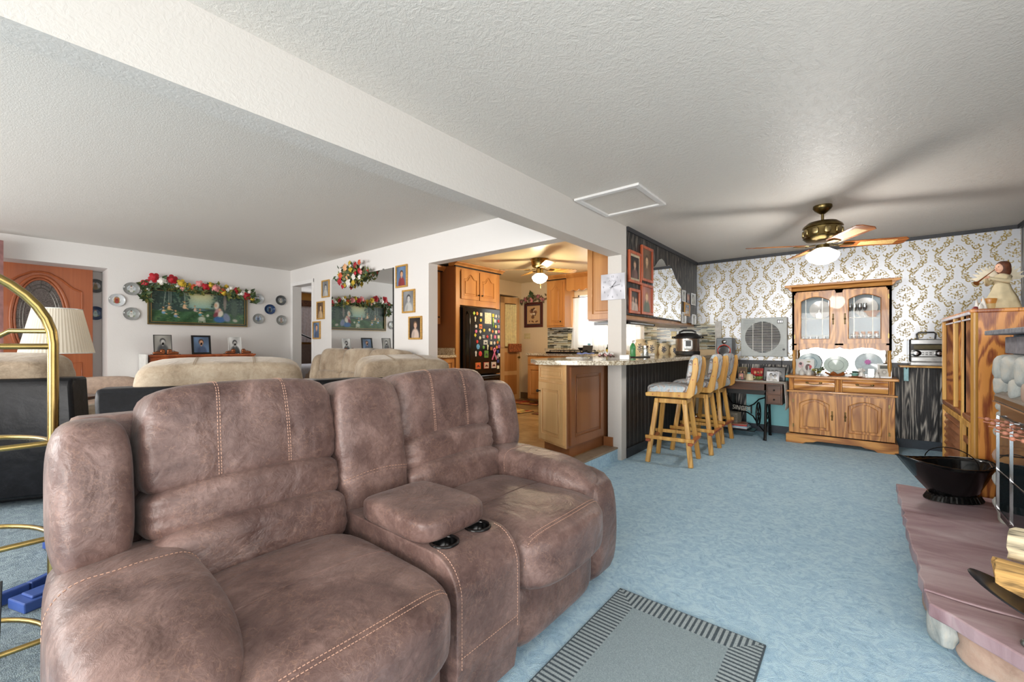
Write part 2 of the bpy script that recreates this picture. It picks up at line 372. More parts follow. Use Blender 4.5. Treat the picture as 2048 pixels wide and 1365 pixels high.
sc_ = k.n('ShaderNodeSeparateColor'); k.l(a.outputs[0], sc_.inputs[0]); k.l(k.math('MULTIPLY', k.math('GREATER_THAN', sc_.outputs[2], .2), .7), k.b.inputs['Metallic'])
k.bump(k.noise(220, k.co((1, 1, .15)), 2), .12, .001)
raster('wallpaper', arr, 3.15, 1.405, wf, (-.285, 6.628, 1.675), mat=k.m)
m = MB()
for y0, y1 in ((3.1, 3.12), ):
    pass
# ceiling access hatch
h_ = T('ceiling_hatch', 'white framed attic access hatch in the ceiling beside the beam', 'hatch', (-1.57, 3.38, 2.42))
t_ = .045
MB().bx(-.285, .285, -.3, -.3+t_, -.02, 0).bx(-.285, .285, .3-t_, .3, -.02, 0).bx(-.285, -.285+t_, -.3+t_, .3-t_, -.02, 0).bx(.285-t_, .285, -.3+t_, .3-t_, -.02, 0).build('frame', FRESH, h_, 0, .004)
MB().bx(-.24, .24, -.255, .255, -.006, 0).build('panel', CEIL_F, h_, 0)
# ------------------------------------------------ upholstered recliners
def mk_leather(name, a, b, c, sheen=0, rough=.42, sc=5, scratch=(168, 132, 112), sm=.22, bs=.42):
    k = NT(name, rough); n = k.noise(sc, None, 5, .62, .5); n2 = k.noise(sc*7, None, 4, .7, 1.5)
    f = k.math('ADD', k.math('MULTIPLY', n, .75), k.math('MULTIPLY', n2, .3))
    cc = k.ramp(f, [(.37, a), (.53, b), (.7, c)])
    v = k.n('ShaderNodeTexVoronoi', Scale=46.0); v.feature = 'DISTANCE_TO_EDGE'
    mv = k.n('ShaderNodeMix', data_type='VECTOR'); mv.inputs[0].default_value = .06
    nn = k.n('ShaderNodeTexNoise', Scale=30.0); k.l(k.tc.outputs['Object'], nn.inputs['Vector'])
    k.l(k.tc.outputs['Object'], mv.inputs[4]); k.l(nn.outputs['Color'], mv.inputs[5]); k.l(mv.outputs[1], v.inputs['Vector'])
    e = k.math('LESS_THAN', v.outputs['Distance'], .035); e = k.math('MULTIPLY', e, k.math('GREATER_THAN', k.noise(9, None, 3), .5))
    k.col(k.mix(k.math('MULTIPLY', e, sm), cc, scratch))
    wr = k.noise(7, None, 3, .5, 1.2); k.bump(k.math('ADD', k.math('MULTIPLY', wr, 1.25), k.math('ADD', k.math('MULTIPLY', n2, .22), k.math('MULTIPLY', k.noise(170, None, 2), .05))), bs, .022); k.b.inputs['Specular IOR Level'].default_value = .2 if bs < .2 else .5
    k.b.inputs['Sheen Weight'].default_value = sheen; k.b.inputs['Sheen Roughness'].default_value = .4; return k.m
LEATHER = mk_leather('distressed_brown_suede_leather', (80, 58, 54), (110, 86, 80), (144, 118, 111), .1)
TAN = mk_leather('tan_microfibre', (130, 112, 92), (162, 144, 122), (188, 173, 152), .3, .8, 4, (190, 172, 148), .2, .3)
BLKL = mk_leather('black_bonded_leather', (12, 12, 14), (20, 20, 23), (32, 33, 37), 0, .3, 4, (60, 60, 62), .1, .1)
STITCH = plain('tan_stitching', (186, 148, 128), .7)
STITCHK = plain('cushion_piping', (150, 130, 106), .7)
def pball(u, a, k):
    Rr = max(0, 1-abs(u)**k)**(1/k); c_, s_ = cos(a), sin(a); n = (abs(c_)**k+abs(s_)**k)**(1/k)
    return (u, -Rr*c_/n, Rr*s_/n)
def seam_u(c, size, k, fn, M, u, a0, a1, n=26, off=.0015):
    pts = []
    for i in range(n+1):
        p = pball(u, a0+(a1-a0)*i/n, k); p = fn(*p) if fn else p
        q = Vector((c[0]+p[0]*size[0]/2, c[1]+p[1]*(size[1]/2+off), c[2]+p[2]*(size[2]/2+off))); pts.append(M @ q if M else q)
    return pts
def stitches(m, pts, r=.0013, step=.011, dash=.6):
    """a broken line of thread along pts"""
    L = 0; pts = [Vector(p) for p in pts]
    for a, b in zip(pts[:-1], pts[1:]):
        d = (b-a).length; n = max(1, round(d/step))
        for i in range(n):
            p = a.lerp(b, i/n); q = a.lerp(b, (i+dash)/n); m.tube([p, q], r, 4)
def tilt(c, deg): return Matrix.Translation(c) @ Matrix.Rotation(R(deg), 4, 'X') @ Matrix.Translation([-q for q in c])
def cut(o, holes):
    """real wells sunk into the console top"""
    cutters = []
    for (x, y), r in holes:
        c_ = MB().lathe([(r, .46), (r, .60)], 28, (x, y, 0)).build('cutter', BLACK, o.parent, 0); cutters.append(c_)
        m = o.modifiers.new('well', 'BOOLEAN'); m.operation = 'DIFFERENCE'; m.object = c_; m.solver = 'EXACT'
    bpy.context.view_layer.update()
    me = bpy.data.meshes.new_from_object(o.evaluated_get(bpy.context.evaluated_depsgraph_get())); o.modifiers.clear(); o.data = me
    for c_ in cutters: bpy.data.objects.remove(c_)
    return o
def recliner(name, label, cat, loc, rz, lay, mats, group=None, zt=1.04, seam=True, lean=8, wings=True, open_foot=0, fine=14, shell=.96, roll=0, sb=0):
    t = T(name, label, cat, loc, rz, group); cu, bo, sti = mats
    W = sum(w for k, w in lay); x = -W/2; n = fine; sc = zt/1.04
    for kind, w_ in lay:
        xc = x+w_/2
        if kind in ('arml', 'armr'):
            sg = -1 if kind == 'arml' else 1
            def body(u, v, w): return (u*(1+.06*(1-w*w)), v*(1+.07*(1-w*w)) if v < 0 else v, w)
            MB().pillow((xc, .03, .275), (w_*.86, .92, .55), 7, n, body).build('arm_body', bo, t, 180)
            def padf(u, v, w):
                dz = -.55*max(0, -v-.25)**2*2.2+.25*max(0, v)
                return (u*(1-.10*max(0, -v)), v, w*(1-.12*max(0, -v))+dz*.6+(.12*sin(u*9+v*3)*.12))
            cpad, spad = ((xc+.052, -.06, .487), (.315 if w_ > .205 else w_*1.1, .80, .235)) if sg < 0 else ((xc-.06, -.055, .50), (w_*1.04, .74, .225))
            p = MB().pillow(cpad, spad, 3.2, n+2, padf).build('arm_pad', cu, t, 180)
            if seam:
                m = MB(); pts = []
                for i in range(25):
                    a = pi*i/24; c_, s_ = cos(a), sin(a); nn = (abs(c_)**3.2+abs(s_)**3.2+.28**3.2)**(1/3.2)
                    q = padf(c_/nn, .28/nn, s_/nn); pts.append((cpad[0]+q[0]*spad[0]/2*1.004, cpad[1]+q[1]*spad[1]/2, cpad[2]+q[2]*spad[2]/2*1.012))
                stitches(m, pts); m.build('stitching', sti, p)
            if wings:
                def wing(u, v, w): return (u, v*(1-.12*w)-.12*w*0, w)
                MB().pillow((xc, .32, .745*sc), (w_*.84, .33, .44*sc), 3.6, n, wing, tilt((xc, .32, .6), lean*.7*-1)).build('side_wing', cu, t, 180)
        elif kind == 'seat':
            def sf(u, v, w):
                z = w+(.16*(1-u*u) if w > 0 else 0)-(.30*max(0, -v-.45)**1.5 if w > 0 else 0)
                return (u, v-(.10*(1-u*u) if v < 0 else 0), z)
            cs, ss = (xc, -.20, .385), (w_*1.0, .66, .225)
            p = MB().pillow(cs, ss, 5.5, n+2, sf).build('seat_cushion', cu, t, 180)
            if seam:
                m = MB()
                for v0, dbl in ((-.84, 1), (.05, 0)):
                    pts = []
                    for i in range(31):
                        u = -.93+1.86*i/30; k_ = 5.5; r_ = max(0, 1-abs(u)**k_-abs(v0)**k_)**(1/k_); q = sf(u, v0, r_)
                        pts.append((cs[0]+q[0]*ss[0]/2, cs[1]+q[1]*ss[1]/2, cs[2]+q[2]*ss[2]/2+.001))
                    if dbl:
                        stitches(m, pts); stitches(m, [(a, b+.014, c+.0035) for a, b, c in pts])
                    else: MB().tube(pts, .0022, 5).build('welt_seam', cu, p, 60)
                m.build('stitching', sti, p)
            def ff(u, v, w): return (u, v-.06*(1-w*w) if v < 0 else v, w)
            MB().pillow((xc, -.28, .175), (w_*.985, .36, .27), 6, n, ff).build('foot_panel', cu, t, 180)
        elif kind == 'console':
            pr = []
            for a in range(0, 91, 15): pr.append((-.375-.11*sin(R(a)), .41+.12*cos(R(a))))
            poly = [(.25, .53)]+pr+[(-.485, .2), (-.46, .04), (.25, .04)]
            b = cut(MB().prism(poly, 'x', xc-w_/2+.004, xc+w_/2-.004).build('console_body', cu, t, 0), [((xc+dx*w_/.31, -.345), .0415) for dx in (-.078, .078)]); mo = b.modifiers.new('bevel', 'BEVEL'); mo.width = .012; mo.segments = 3; mo.limit_method = 'ANGLE'; mo.angle_limit = R(50)
            if seam:
                m = MB()
                for sx in (-1, 1): stitches(m, [(xc+sx*(w_/2-.022), y-.001, z+.0015) for y, z in poly[1:-2]])
                stitches(m, [(xc-w_/2+.02, -.4855, .24), (xc+w_/2-.02, -.4855, .24)]); m.build('stitching', sti, b)
            def lf(u, v, w): return (u, v, w+(.12*(1-v*v) if w > 0 else 0))
            MB().pillow((xc, -.135, .565), (w_*1.0, .40, .085), 6, n, lf).build('armrest_lid', cu, t, 180)
            for dx in (-.078, .078):
                c_ = MB().lathe([(.0, -.066), (.038, -.066), (.041, -.004), (.050, .0), (.050, .005), (.043, .008), (.040, -.002), (.036, -.058), (0, -.059)], 28, (xc+dx*w_/.31, -.345, .5285))
                c_.build('cup_holder', BLACK, t, 180)
        elif kind == 'gap':
            MB().bx(xc-w_/2+.004, xc+w_/2-.004, -.45, .42, .04, .56).build('console_body', bo, t, 0, .02)
        if kind in ('seat', 'console'):
            ws = w_*1.03
            P = [(.335+roll, .872, .26+roll*2, .345, True), (.285, .660, .275, .175, False), (.225, .525, .28, .205, False)] if kind == 'seat' else [(.30, .735, .28, .58, True)]
            for i, (y, z, dy, dz, top) in enumerate(P):
                z *= sc; dz *= sc; KB = 6.5 if top else 4.6
                def bf(u, v, w, top=top):
                    g = sum(math.exp(-((u-q)/.055)**2) for q in ((-.36, .36) if kind == 'seat' and top else ()))
                    puck = .03*sin(14*w+3*u)*max(0, abs(u)-.72)/.28
                    return (u*(1-.05*max(0, w) if top else 1), v*(1-.05*g)+puck+(.10*(w*w) if top and w > 0 else 0), w+.07*(1-u*u)*(1 if top else 1.6)-.04)
                M_ = tilt((xc, y, z), -lean)
                p = MB().pillow((xc, y, z), (ws, dy, dz), KB, n+4, bf, M_).build('back_cushion', cu, t, 180)
                if seam and top and kind == 'seat':
                    m = MB()
                    for q in (-.36, .36):
                        for e in (-.012, .012): stitches(m, seam_u((xc, y, z), (ws, dy, dz), KB, bf, M_, q+e, -1.1, 2.3))
                    m.build('stitching', sti, p)
                if seam and kind == 'console' and top:
                    m = MB(); pts = []
                    for j in range(21):
                        u = -.94+1.88*j/20; w0 = -.34; r_ = max(0, 1-abs(u)**KB-abs(w0)**KB)**(1/KB); q = bf(u, -r_, w0)
                        pts.append(M_ @ Vector((xc+q[0]*ws/2, y+q[1]*dy/2-.001, z+q[2]*dz/2)))
                    stitches(m, pts); stitches(m, [q+Vector((0, 0, -.012)) for q in pts]); m.build('stitching', sti, p)
        x += w_
    a0 = lay[0][1] if lay[0][0] == 'arml' else 0; a1 = lay[-1][1] if lay[-1][0] == 'armr' else 0
    sh = [(.34, .06), (.44+sb, .06), (.52+sb, shell*.93), (.50+sb, shell), (.40, shell), (.36, .5)]
    MB().prism(sh, 'x', -W/2+a0*.35, W/2-a1*.35).build('back_shell', bo, t, 40, .02)
    MB().bx(-W/2+.06, W/2-.06, -.36, .42, .02, .3).build('base', bo, t, 0, .01)
    return t
recliner('reclining_loveseat', 'distressed brown leather reclining loveseat with a cup holder console in the foreground', 'sofa', (-1.4, 1.0475, 0), 90,
         [('arml', .21), ('seat', .585), ('console', .31), ('seat', .60), ('armr', .27)], (LEATHER, LEATHER, STITCH))
tanm = (TAN, BLKL, STITCHK)
recliner('reclining_loveseat', 'tan and black leather reclining loveseat with its back turned, behind the brown loveseat', 'sofa', (-3.206, 1.43, LF), -107.7,
         [('arml', .1), ('seat', .66), ('gap', .37), ('seat', .82), ('armr', .21)], tanm, seam=True, zt=.965, shell=.83, fine=10, roll=.03, wings=False, sb=.05)
recliner('reclining_sofa', 'pale tan three seat reclining sofa against the mirrored wall', 'sofa', (-4.75, 2.52, LF), 0,
         [('arml', .22), ('seat', .58), ('seat', .58), ('seat', .58), ('armr', .22)], tanm, seam=False, zt=1.0, shell=.82, fine=10)
recliner('recliner', 'black sided tan recliner beside the pleated shade lamp at the left edge', 'armchair', (-4.72, .17, LF), -118,
         [('arml', .2), ('seat', .66), ('armr', .2)], tanm, seam=False, zt=.98, shell=.84, fine=10, lean=14, roll=.03, wings=False, sb=.08)
# ------------------------------------------------ panelled doors and other joinery
def archf(kind, t):
    if kind == 'arc': return sin(pi*t)
    if kind == 'cath':
        q = max(0, 1-abs(t-.5)/.34); return q*q*(3-2*q)
    return 0
def rp_door(name, x0, x1, z0, z1, y, mat, par, kind=None, arch=.0, fr=.055, th=.02, glass=None, panel=None):
    """raised panel door: frame with an arched top rail, panel and moulding; front face at y-th"""
    m = MB(); ix0, ix1, iz0 = x0+fr, x1-fr, z0+fr; iz1 = z1-fr-arch; N = 18
    m.bx(x0, ix0, y-th, y, z0, z1).bx(ix1, x1, y-th, y, z0, z1).bx(ix0, ix1, y-th, y, z0, iz0)
    top = [(ix0+(ix1-ix0)*i/N, iz1+arch*archf(kind, i/N)) for i in range(N+1)]
    for a, b in zip(top[:-1], top[1:]): m.prism([a, b, (b[0], z1), (a[0], z1)], 'y', y-th, y)
    d = m.build(name, mat, par, 0)
    if glass:
        MB().bx(ix0, ix1, y-th*.6, y-th*.6+.003, iz0, iz1+arch).build('glass_pane', glass, d, 0)
    else:
        MB().bx(ix0, ix1, y-th*.45, y-.002, iz0, iz1+arch*.99).build('recess_panel', mat, d, 0)
        g = .028; px0, px1, pz0 = ix0+g, ix1-g, iz0+g
        poly = [(px1, pz0), (px0, pz0)]+[(px0+(px1-px0)*i/N, iz1-g+arch*archf(kind, i/N)) for i in range(N+1)]
        MB().prism(poly, 'y', y-th*1.0, y-th*.4).build('raised_panel', panel or mat, d, 0, .008)
    pts = [(ix1, y-th, iz0), (ix0, y-th, iz0)]+[(a, y-th, b) for a, b in top]
    MB().tube(pts, .0045, 6, True).build('moulding', mat, d, 60)
    return d
def pull(x, y, z, par, mat, vert=True, L=.09):
    m = MB()
    if vert:
        m.tube([(x, y-.004, z+L*.5*s) for s in (-1, -.5, 0, .5, 1)], [.004, .007, .004, .007, .004], 8)
        m.sph((x, y-.016, z), .011); m.cyl((x, y, z), (x, y-.016, z), .004, 8)
        for s in (-1, 1): m.sph((x, y-.004, z+s*L*.5), .008, .004, .010)
    else:
        pts = [(x-L/2+L*i/12, y-.012-.010*sin(pi*i/12), z-.016*sin(pi*i/12)) for i in range(13)]; m.tube(pts, .0042, 6)
        for s in (-1, 1): m.sph((x+s*L/2, y-.006, z+.003), .014, .008, .010)
    return m.build('handle', mat, par, 60)
# ------------------------------------------------ china hutch
h_ = T('china_hutch', 'golden oak china hutch with two leaded glass doors above two drawers', 'hutch', (-.168, 6.12, 0))
W2 = .482
m = MB().bx(-W2, W2, .02, .48, .12, .79); m.build('base_cabinet', OAK, h_, 0, .004)
pl = [(-.515, .0), (-.30, .0)]+[(-.30+.05*i/4, .012*i) for i in range(5)]+[(.25+.05*i/4, .048-.012*i) for i in range(5)]+[(.30, 0), (.515, 0), (.515, .105), (-.515, .105)]
pl = [(-.51, 0), (-.34, 0), (-.31, .02), (-.24, .028), (-.2, .045), (.2, .045), (.24, .028), (.31, .02), (.34, 0), (.51, 0), (.51, .10), (.49, .112), (-.49, .112), (-.51, .10)]
MB().prism(pl, 'y', -.012, .02).bx(-.51, -.48, 0, .48, 0, .1).bx(.48, .51, 0, .48, 0, .1).build('plinth', OAKX, h_, 0, .003)
MB().bx(-.515, .515, -.03, .49, .785, .815).build('worktop', OAKX, h_, 0, .009)
MB().bx(-.505, .505, -.02, .02, .615, .635).build('waist_moulding', OAKX, h_, 0, .006)
for x0, x1 in ((-.425, -.035), (.035, .425)):
    prof = [(y, z) for y, z in ((.0, .64), (-.018, .65), (-.03, .68), (-.032, .71), (-.024, .745), (-.006, .765), (-.002, .785), (.02, .785), (.02, .64))]
    d = MB().prism(prof, 'x', x0, x1).build('drawer', OAKX, h_, 30); pull((x0+x1)/2, -.034, .735, d, ABRASS, False, .13)
for xc, n in ((-.455, 3), (0, 4), (.455, 3)):
    m = MB()
    for i in range(n): m.cyl((xc+(i-(n-1)/2)*.016, -.006, .64), (xc+(i-(n-1)/2)*.016, -.006, .785), .009, 8)
    m.build('fluted_pilaster', OAK, h_, 60)
for x0, x1, hx in ((-.425, -.032, -.06), (.032, .425, .06)):
    d = rp_door('door', x0, x1, .125, .595, .02, OAK, h_, 'arc', .055); pull(hx, 0, .36, d, ABRASS)
    hg = -.435 if x0 < 0 else .435
    for hz in (.19, .49): MB().bx(hg-.006, hg+.006, -.006, .002, hz, hz+.04).build('hinge', ABRASS, d, 0)
Y0 = .15                                      # the upper cabinet is set back
m = MB().bx(-.46, .46, .46, .48, 1.12, 1.84).bx(-.462, -.44, Y0, .48, 1.12, 1.86).bx(.44, .462, Y0, .48, 1.12, 1.86).bx(-.46, .46, Y0, .48, 1.835, 1.86).bx(-.46, .46, Y0+.02, .48, 1.165, 1.185)
m.build('upper_carcass', OAK, h_, 0)
fr = MB().bx(-.462, -.415, Y0-.0, Y0+.02, 1.18, 1.84).bx(.415, .462, Y0, Y0+.02, 1.18, 1.84).bx(-.04, .04, Y0, Y0+.02, 1.18, 1.84).bx(-.462, .462, Y0, Y0+.02, 1.80, 1.86)
skirt = [(-.462, 1.12), (-.36, 1.12), (-.30, 1.145), (-.2, 1.15), (-.1, 1.13), (-.04, 1.135), (0, 1.155), (.04, 1.135), (.1, 1.13), (.2, 1.15), (.30, 1.145), (.36, 1.12), (.462, 1.12), (.462, 1.2), (-.462, 1.2)]
fr.prism(skirt, 'y', Y0, Y0+.02); fr.build('face_frame', OAK, h_, 0)
cr = [(Y0+.02, 1.84), (Y0-.01, 1.85), (Y0-.03, 1.88), (Y0-.065, 1.895), (Y0-.07, 1.92), (.48, 1.92), (.48, 1.84)]
m = MB().prism([(y, z) for y, z in cr], 'x', -.475, .475)
for sg in (-1, 1): m.prism([(sg*.46, 1.84), (sg*.475, 1.85), (sg*.495, 1.88), (sg*.53, 1.895), (sg*.535, 1.92), (sg*.46, 1.92)], 'y', Y0-.065, .48)
m.build('crown_moulding', OAKX, h_, 0, .003)
LEAD = plain('lead_came', (120, 118, 112), .3, .8)
for x0, x1, hx in ((-.425, -.032, -.055), (.032, .425, .055)):
    d = rp_door('glass_door', x0, x1, 1.20, 1.82, Y0, OAK, h_, 'arc', .05, glass=GLASS)
    pull(hx, Y0-.02, 1.49, d, ABRASS, L=.11); m = MB(); a, b = x0+.055, x1-.055; y = Y0-.014
    for x in (a+.05, b-.07): m.bx(x-.003, x+.003, y, y+.006, 1.26, 1.76)
    for z in (1.295, 1.50): m.bx(a, b, y, y+.006, z-.0025, z+.0025)
    m.build('leaded_bars', LEAD, d, 0)
    hg = -.435 if x0 < 0 else .435
    for hz in (1.26, 1.7): MB().bx(hg-.006, hg+.006, Y0-.008, Y0, hz, hz+.05).build('hinge', ABRASS, d, 0)
MB().bx(-.438, .438, .447, .455, .82, 1.165).build('mirror_back', MIRROR, h_, 0); MB().bx(-.438, .438, .447, .455, 1.185, 1.835).build('cabinet_back', plain('mirror_reflection_tone', (150, 166, 174), .5, .2, .08, 4), h_, 0)  # upper back: grey-blue colour stands in for a mirror's toned-down reflection
MB().bx(-.438, .438, .20, .445, 1.50, 1.507).build('glass_shelf', GLASS, h_, 0)
for sg in (-1, 1):
    MB().lathe([(.010, 0), (.016, .02), (.012, .05), (.017, .09), (.02, .14), (.013, .2), (.018, .24), (.012, .28), (.02, .305)], 12, (sg*.445, Y0+.03, .815)).build('gallery_post', OAKL, h_, 60); MB().bx(sg*.445-.012, sg*.445+.012, .44, .48, .815, 1.12).build('rear_post', OAKL, h_, 0)
HX, HY = -.168, 6.12                          # hutch origin, for the things that stand on it
# things in the glazed part
def wineglass(name, label, x, y, z, h, mat, group=None):
    t = MB().lathe([(.022, 0), (.022, .003), (.004, .006), (.004, h*.45), (.018, h*.55), (.024, h*.75), (.020, h), (.0185, h), (.0225, h*.75), (.016, h*.56), (0, h*.5)], 14).build(name, mat, None, 60)
    t.location = (x, y, z); return tag(t, label, 'glass', group)
GLASSY = mk_glass('drinking_glass', (.92, .95, .96, 1), .3); AMBER = NT('amber_glass', .08); AMBER.col((206, 122, 20)); AMBER.b.inputs['Transmission Weight'].default_value = .35; AMBER = AMBER.m
for i in range(7): wineglass('wine_glass', 'clear stemmed glass on the lower shelf behind the right leaded hutch door', HX+.13+(i % 4)*.07, HY+.27+(i//4)*.08, 1.185, .13, GLASSY, 'stemmed glasses behind the right hutch door')
for i in range(4): wineglass('amber_goblet', 'amber goblet on the lower shelf behind the right leaded hutch door', HX+.16+i*.06, HY+.42, 1.185, .16, AMBER, 'amber goblets in the hutch')
for i in range(5): wineglass('sherry_glass', 'small clear glass on the lower shelf behind the left leaded hutch door', HX-.36+i*.07, HY+.3+(i % 2)*.06, 1.185, .10, GLASSY, 'small glasses behind the left hutch door')
for i in range(4): wineglass('tall_glass', 'tall clear glass on the upper shelf behind the right leaded hutch door', HX+.10+i*.045, HY+.32, 1.507, .17, GLASSY, 'tall glasses on the right upper shelf')
tag(MB().lathe([(.03, 0), (.035, .01), (.06, .05), (.085, .07), (.082, .075), (.05, .05), (0, .02)], 16).build('amber_bowl', AMBER, None, 60, loc=(HX+.30, HY+.33, 1.507)), 'amber glass bowl on the upper shelf of the hutch', 'bowl')
tag(MB().prism([(-.03, 0), (.03, 0), (.035, .05), (.01, .09), (.02, .12), (-.005, .115), (-.01, .08), (-.04, .06)], 'y', -.015, .015).build('swan_figurine', CERAM, None, 0, .006, loc=(HX-.2, HY+.30, 1.507)), 'white bird figurine on the left upper shelf of the hutch', 'figurine')
tag(MB().lathe([(0, .0), (.06, .003), (.115, .02), (.115, .024), (.05, .01), (0, .008)], 24).build('platter', CERAM, None, 60, loc=(HX-.19, HY+.42, 1.62), rot=(R(80), 0, 0)), 'white platter standing upright behind the left hutch glass', 'plate')
tag(MB().lathe([(0, .0), (.06, .003), (.115, .02), (.115, .024), (.05, .01), (0, .008)], 24).build('platter', CERAM, None, 60, loc=(HX+.24, HY+.42, 1.63), rot=(R(80), 0, 0)), 'white platter standing upright behind the right hutch glass', 'plate')
# things on the hutch worktop
PALEB = plain('pale_blue_glaze', (176, 196, 200), .15, 0, .03); PALEG = plain('celadon_glaze', (188, 204, 198), .15, 0, .03)
def standing_plate(name, label, x, y, r, mat, rim=None, sx=1):
    t = T(name, label, 'plate', (x, y, .8165))
    pr = [(0, 0), (r*.6, .002), (r*.66, .012), (r, .02), (r, .024), (r*.62, .016), (0, .006)]
    M_ = Matrix.Translation((0, 0, r+.012)) @ Matrix.Rotation(R(78), 4, 'X')
    MB(M_).lathe(pr[::-1], 32, sx=sx).build('dish', mat, t, 60)
    if rim: MB(M_).tube([(cos(a)*r*.63*sx, sin(a)*r*.63, .0175) for a in [2*pi*i/32 for i in range(32)]], .0022, 5, True).build('rim_band', rim, t, 60)
    MB().tube([(-.05, -.045, .004), (-.045, -.05, .03), (-.04, -.01, .005), (-.03, .04, .03), (-.03, .04, .08)], .003, 5).tube([(.05, -.045, .004), (.045, -.05, .03), (.04, -.01, .005), (.03, .04, .03), (.03, .04, .08)], .003, 5).build('stand', ABRASS, t, 60)
    return t
standing_plate('plate', 'blue rimmed plate standing behind the rooster tile on the hutch', HX-.30, HY+.36, .125, PALEB, plain('blue_band', (96, 130, 156), .2))
standing_plate('plate', 'pale oval platter standing at the middle of the hutch top', HX-.035, HY+.33, .108, PALEG, plain('grey_band', (150, 164, 160), .2), 1.12)
t = standing_plate('plate', 'glass plate with pink lilac sprig standing on the right of the hutch top', HX+.27, HY+.36, .13, plain('frosted_plate', (190, 206, 212), .1), None)
m = MB(); M_ = Matrix.Translation((0, 0, .142)) @ Matrix.Rotation(R(78), 4, 'X')
for i in range(9): a = i*.7; m.add([tuple(M_ @ Vector((-.01+.035*cos(a)*q[0]-.01*sin(a)*q[1], .02+.035*sin(a)*q[0]+.01*cos(a)*q[1], .028))) for q in ((0, 0), (.6, .8), (1, 0), (.6, -.8))], [(0, 1, 2, 3)])
m.build('painted_sprig', plain('lilac_petals', (190, 108, 176), .5), t, 0)
# rooster tile: white plaque with dark and red bird shapes
a = blank(48, 48, (214, 216, 214)); ell(a, .3, .38, .17, .25, (214, 186, 190)); ell(a, .28, .3, .09, .1, (60, 50, 56)); ell(a, .33, .5, .05, .14, (190, 130, 140))
ell(a, .7, .55, .17, .25, (70, 40, 40)); ell(a, .8, .5, .1, .12, (196, 50, 60)); ell(a, .72, .16, .12, .04, (130, 130, 80)); ell(a, .3, .86, .2, .1, (196, 200, 196))
t = T('tile', 'white square tile painted with two fowl, leaning at the left end of the hutch top', 'tile', (HX-.345, HY+.27, .8165))
MB().bx(-.098, .098, -.004, .004, 0, .19).build('slab', CERAM, t, 0, rot=(R(-10), 0, 0)); raster('painting', a, .188, .182, t, (0, -.0005+.012, .096), (R(-10), 0, 0))
GREY = plain('grey_white_china', (206, 206, 202), .2)
def salt(x, y, label):
    tag(MB().lathe([(.026, 0), (.03, .012), (.029, .04), (.014, .06), (.007, .075), (.006, .105), (.009, .11), (0, .115)], 14).build('bell', GREY, None, 60, loc=(x, y, .816)), label, 'bell')
salt(HX-.36, HY+.11, 'small glass bell on the left front corner of the hutch top'); salt(HX-.29, HY+.11, 'small china bell with blue dots beside the glass bell on the hutch')
YEL = plain('yellow_petals', (206, 196, 46), .6, 0, .15); GRN = plain('leaf_green', (96, 116, 52), .6, 0, .2)
t = T('flower_bowl', 'small glass bowl of yellow flowers on the left of the hutch top', 'flower arrangement', (HX-.215, HY+.12, .8165))
MB().lathe([(.02, 0), (.045, .02), (.05, .05), (.035, .08), (.032, .08), (.045, .05), (.04, .022), (0, .01)], 18).build('glass_bowl', GLASSY, t, 60)
m = MB(); g_ = MB()
for i in range(14): a_ = i*2.4; q = .008+.028*math.sqrt(i/14); m.sph((q*cos(a_), q*sin(a_), .035+.04*((i*7) % 5)/5), .011, n=7, m=5); g_.sph((q*1.3*cos(a_+1), q*1.3*sin(a_+1), .05+.03*((i*3) % 5)/5), .012, .004, .012, 6, 4)
m.build('petals', YEL, t, 60); g_.build('leaves', GRN, t, 60)
m = MB()
for i in range(7):
    a0 = 2*pi*i/7; pts = []
    for u_ in range(5):
        for v_ in range(5):
            rr = .02+.075*u_/4; aa = a0+(v_-2)*.24*sin(pi*(u_+.6)/5.2); pts.append((rr*cos(aa)*1.15, rr*sin(aa)*.8, .006+.045*(u_/4)**1.6-.006*(abs(v_-2))))
    m.add(pts, [(5*p+q, 5*p+q+1, 5*p+q+6, 5*p+q+5) for p in range(4) for q in range(4)])
m.lathe([(0, 0), (.03, .002), (.034, .012), (0, .014)], 14)
o = m.build('leaf_bowl', plain('carved_amber_bowl', (150, 84, 34), .25, 0, .15), None, 80, loc=(HX-.03, HY+.12, .816)); o.modifiers.new('thickness', 'SOLIDIFY').thickness = .004
tag(o, 'carved amber brown leaf shaped bowl in front of the oval platter', 'bowl')
tag(MB().lathe([(0, 0), (.16, .001), (.162, .003), (0, .004)], 30, sx=1.1, sy=.6).build('doily', plain('lace', (222, 214, 196), .8), None, 60, loc=(HX+.0, HY+.11, .8145)), 'cream lace doily under the leaf bowl on the hutch', 'doily')
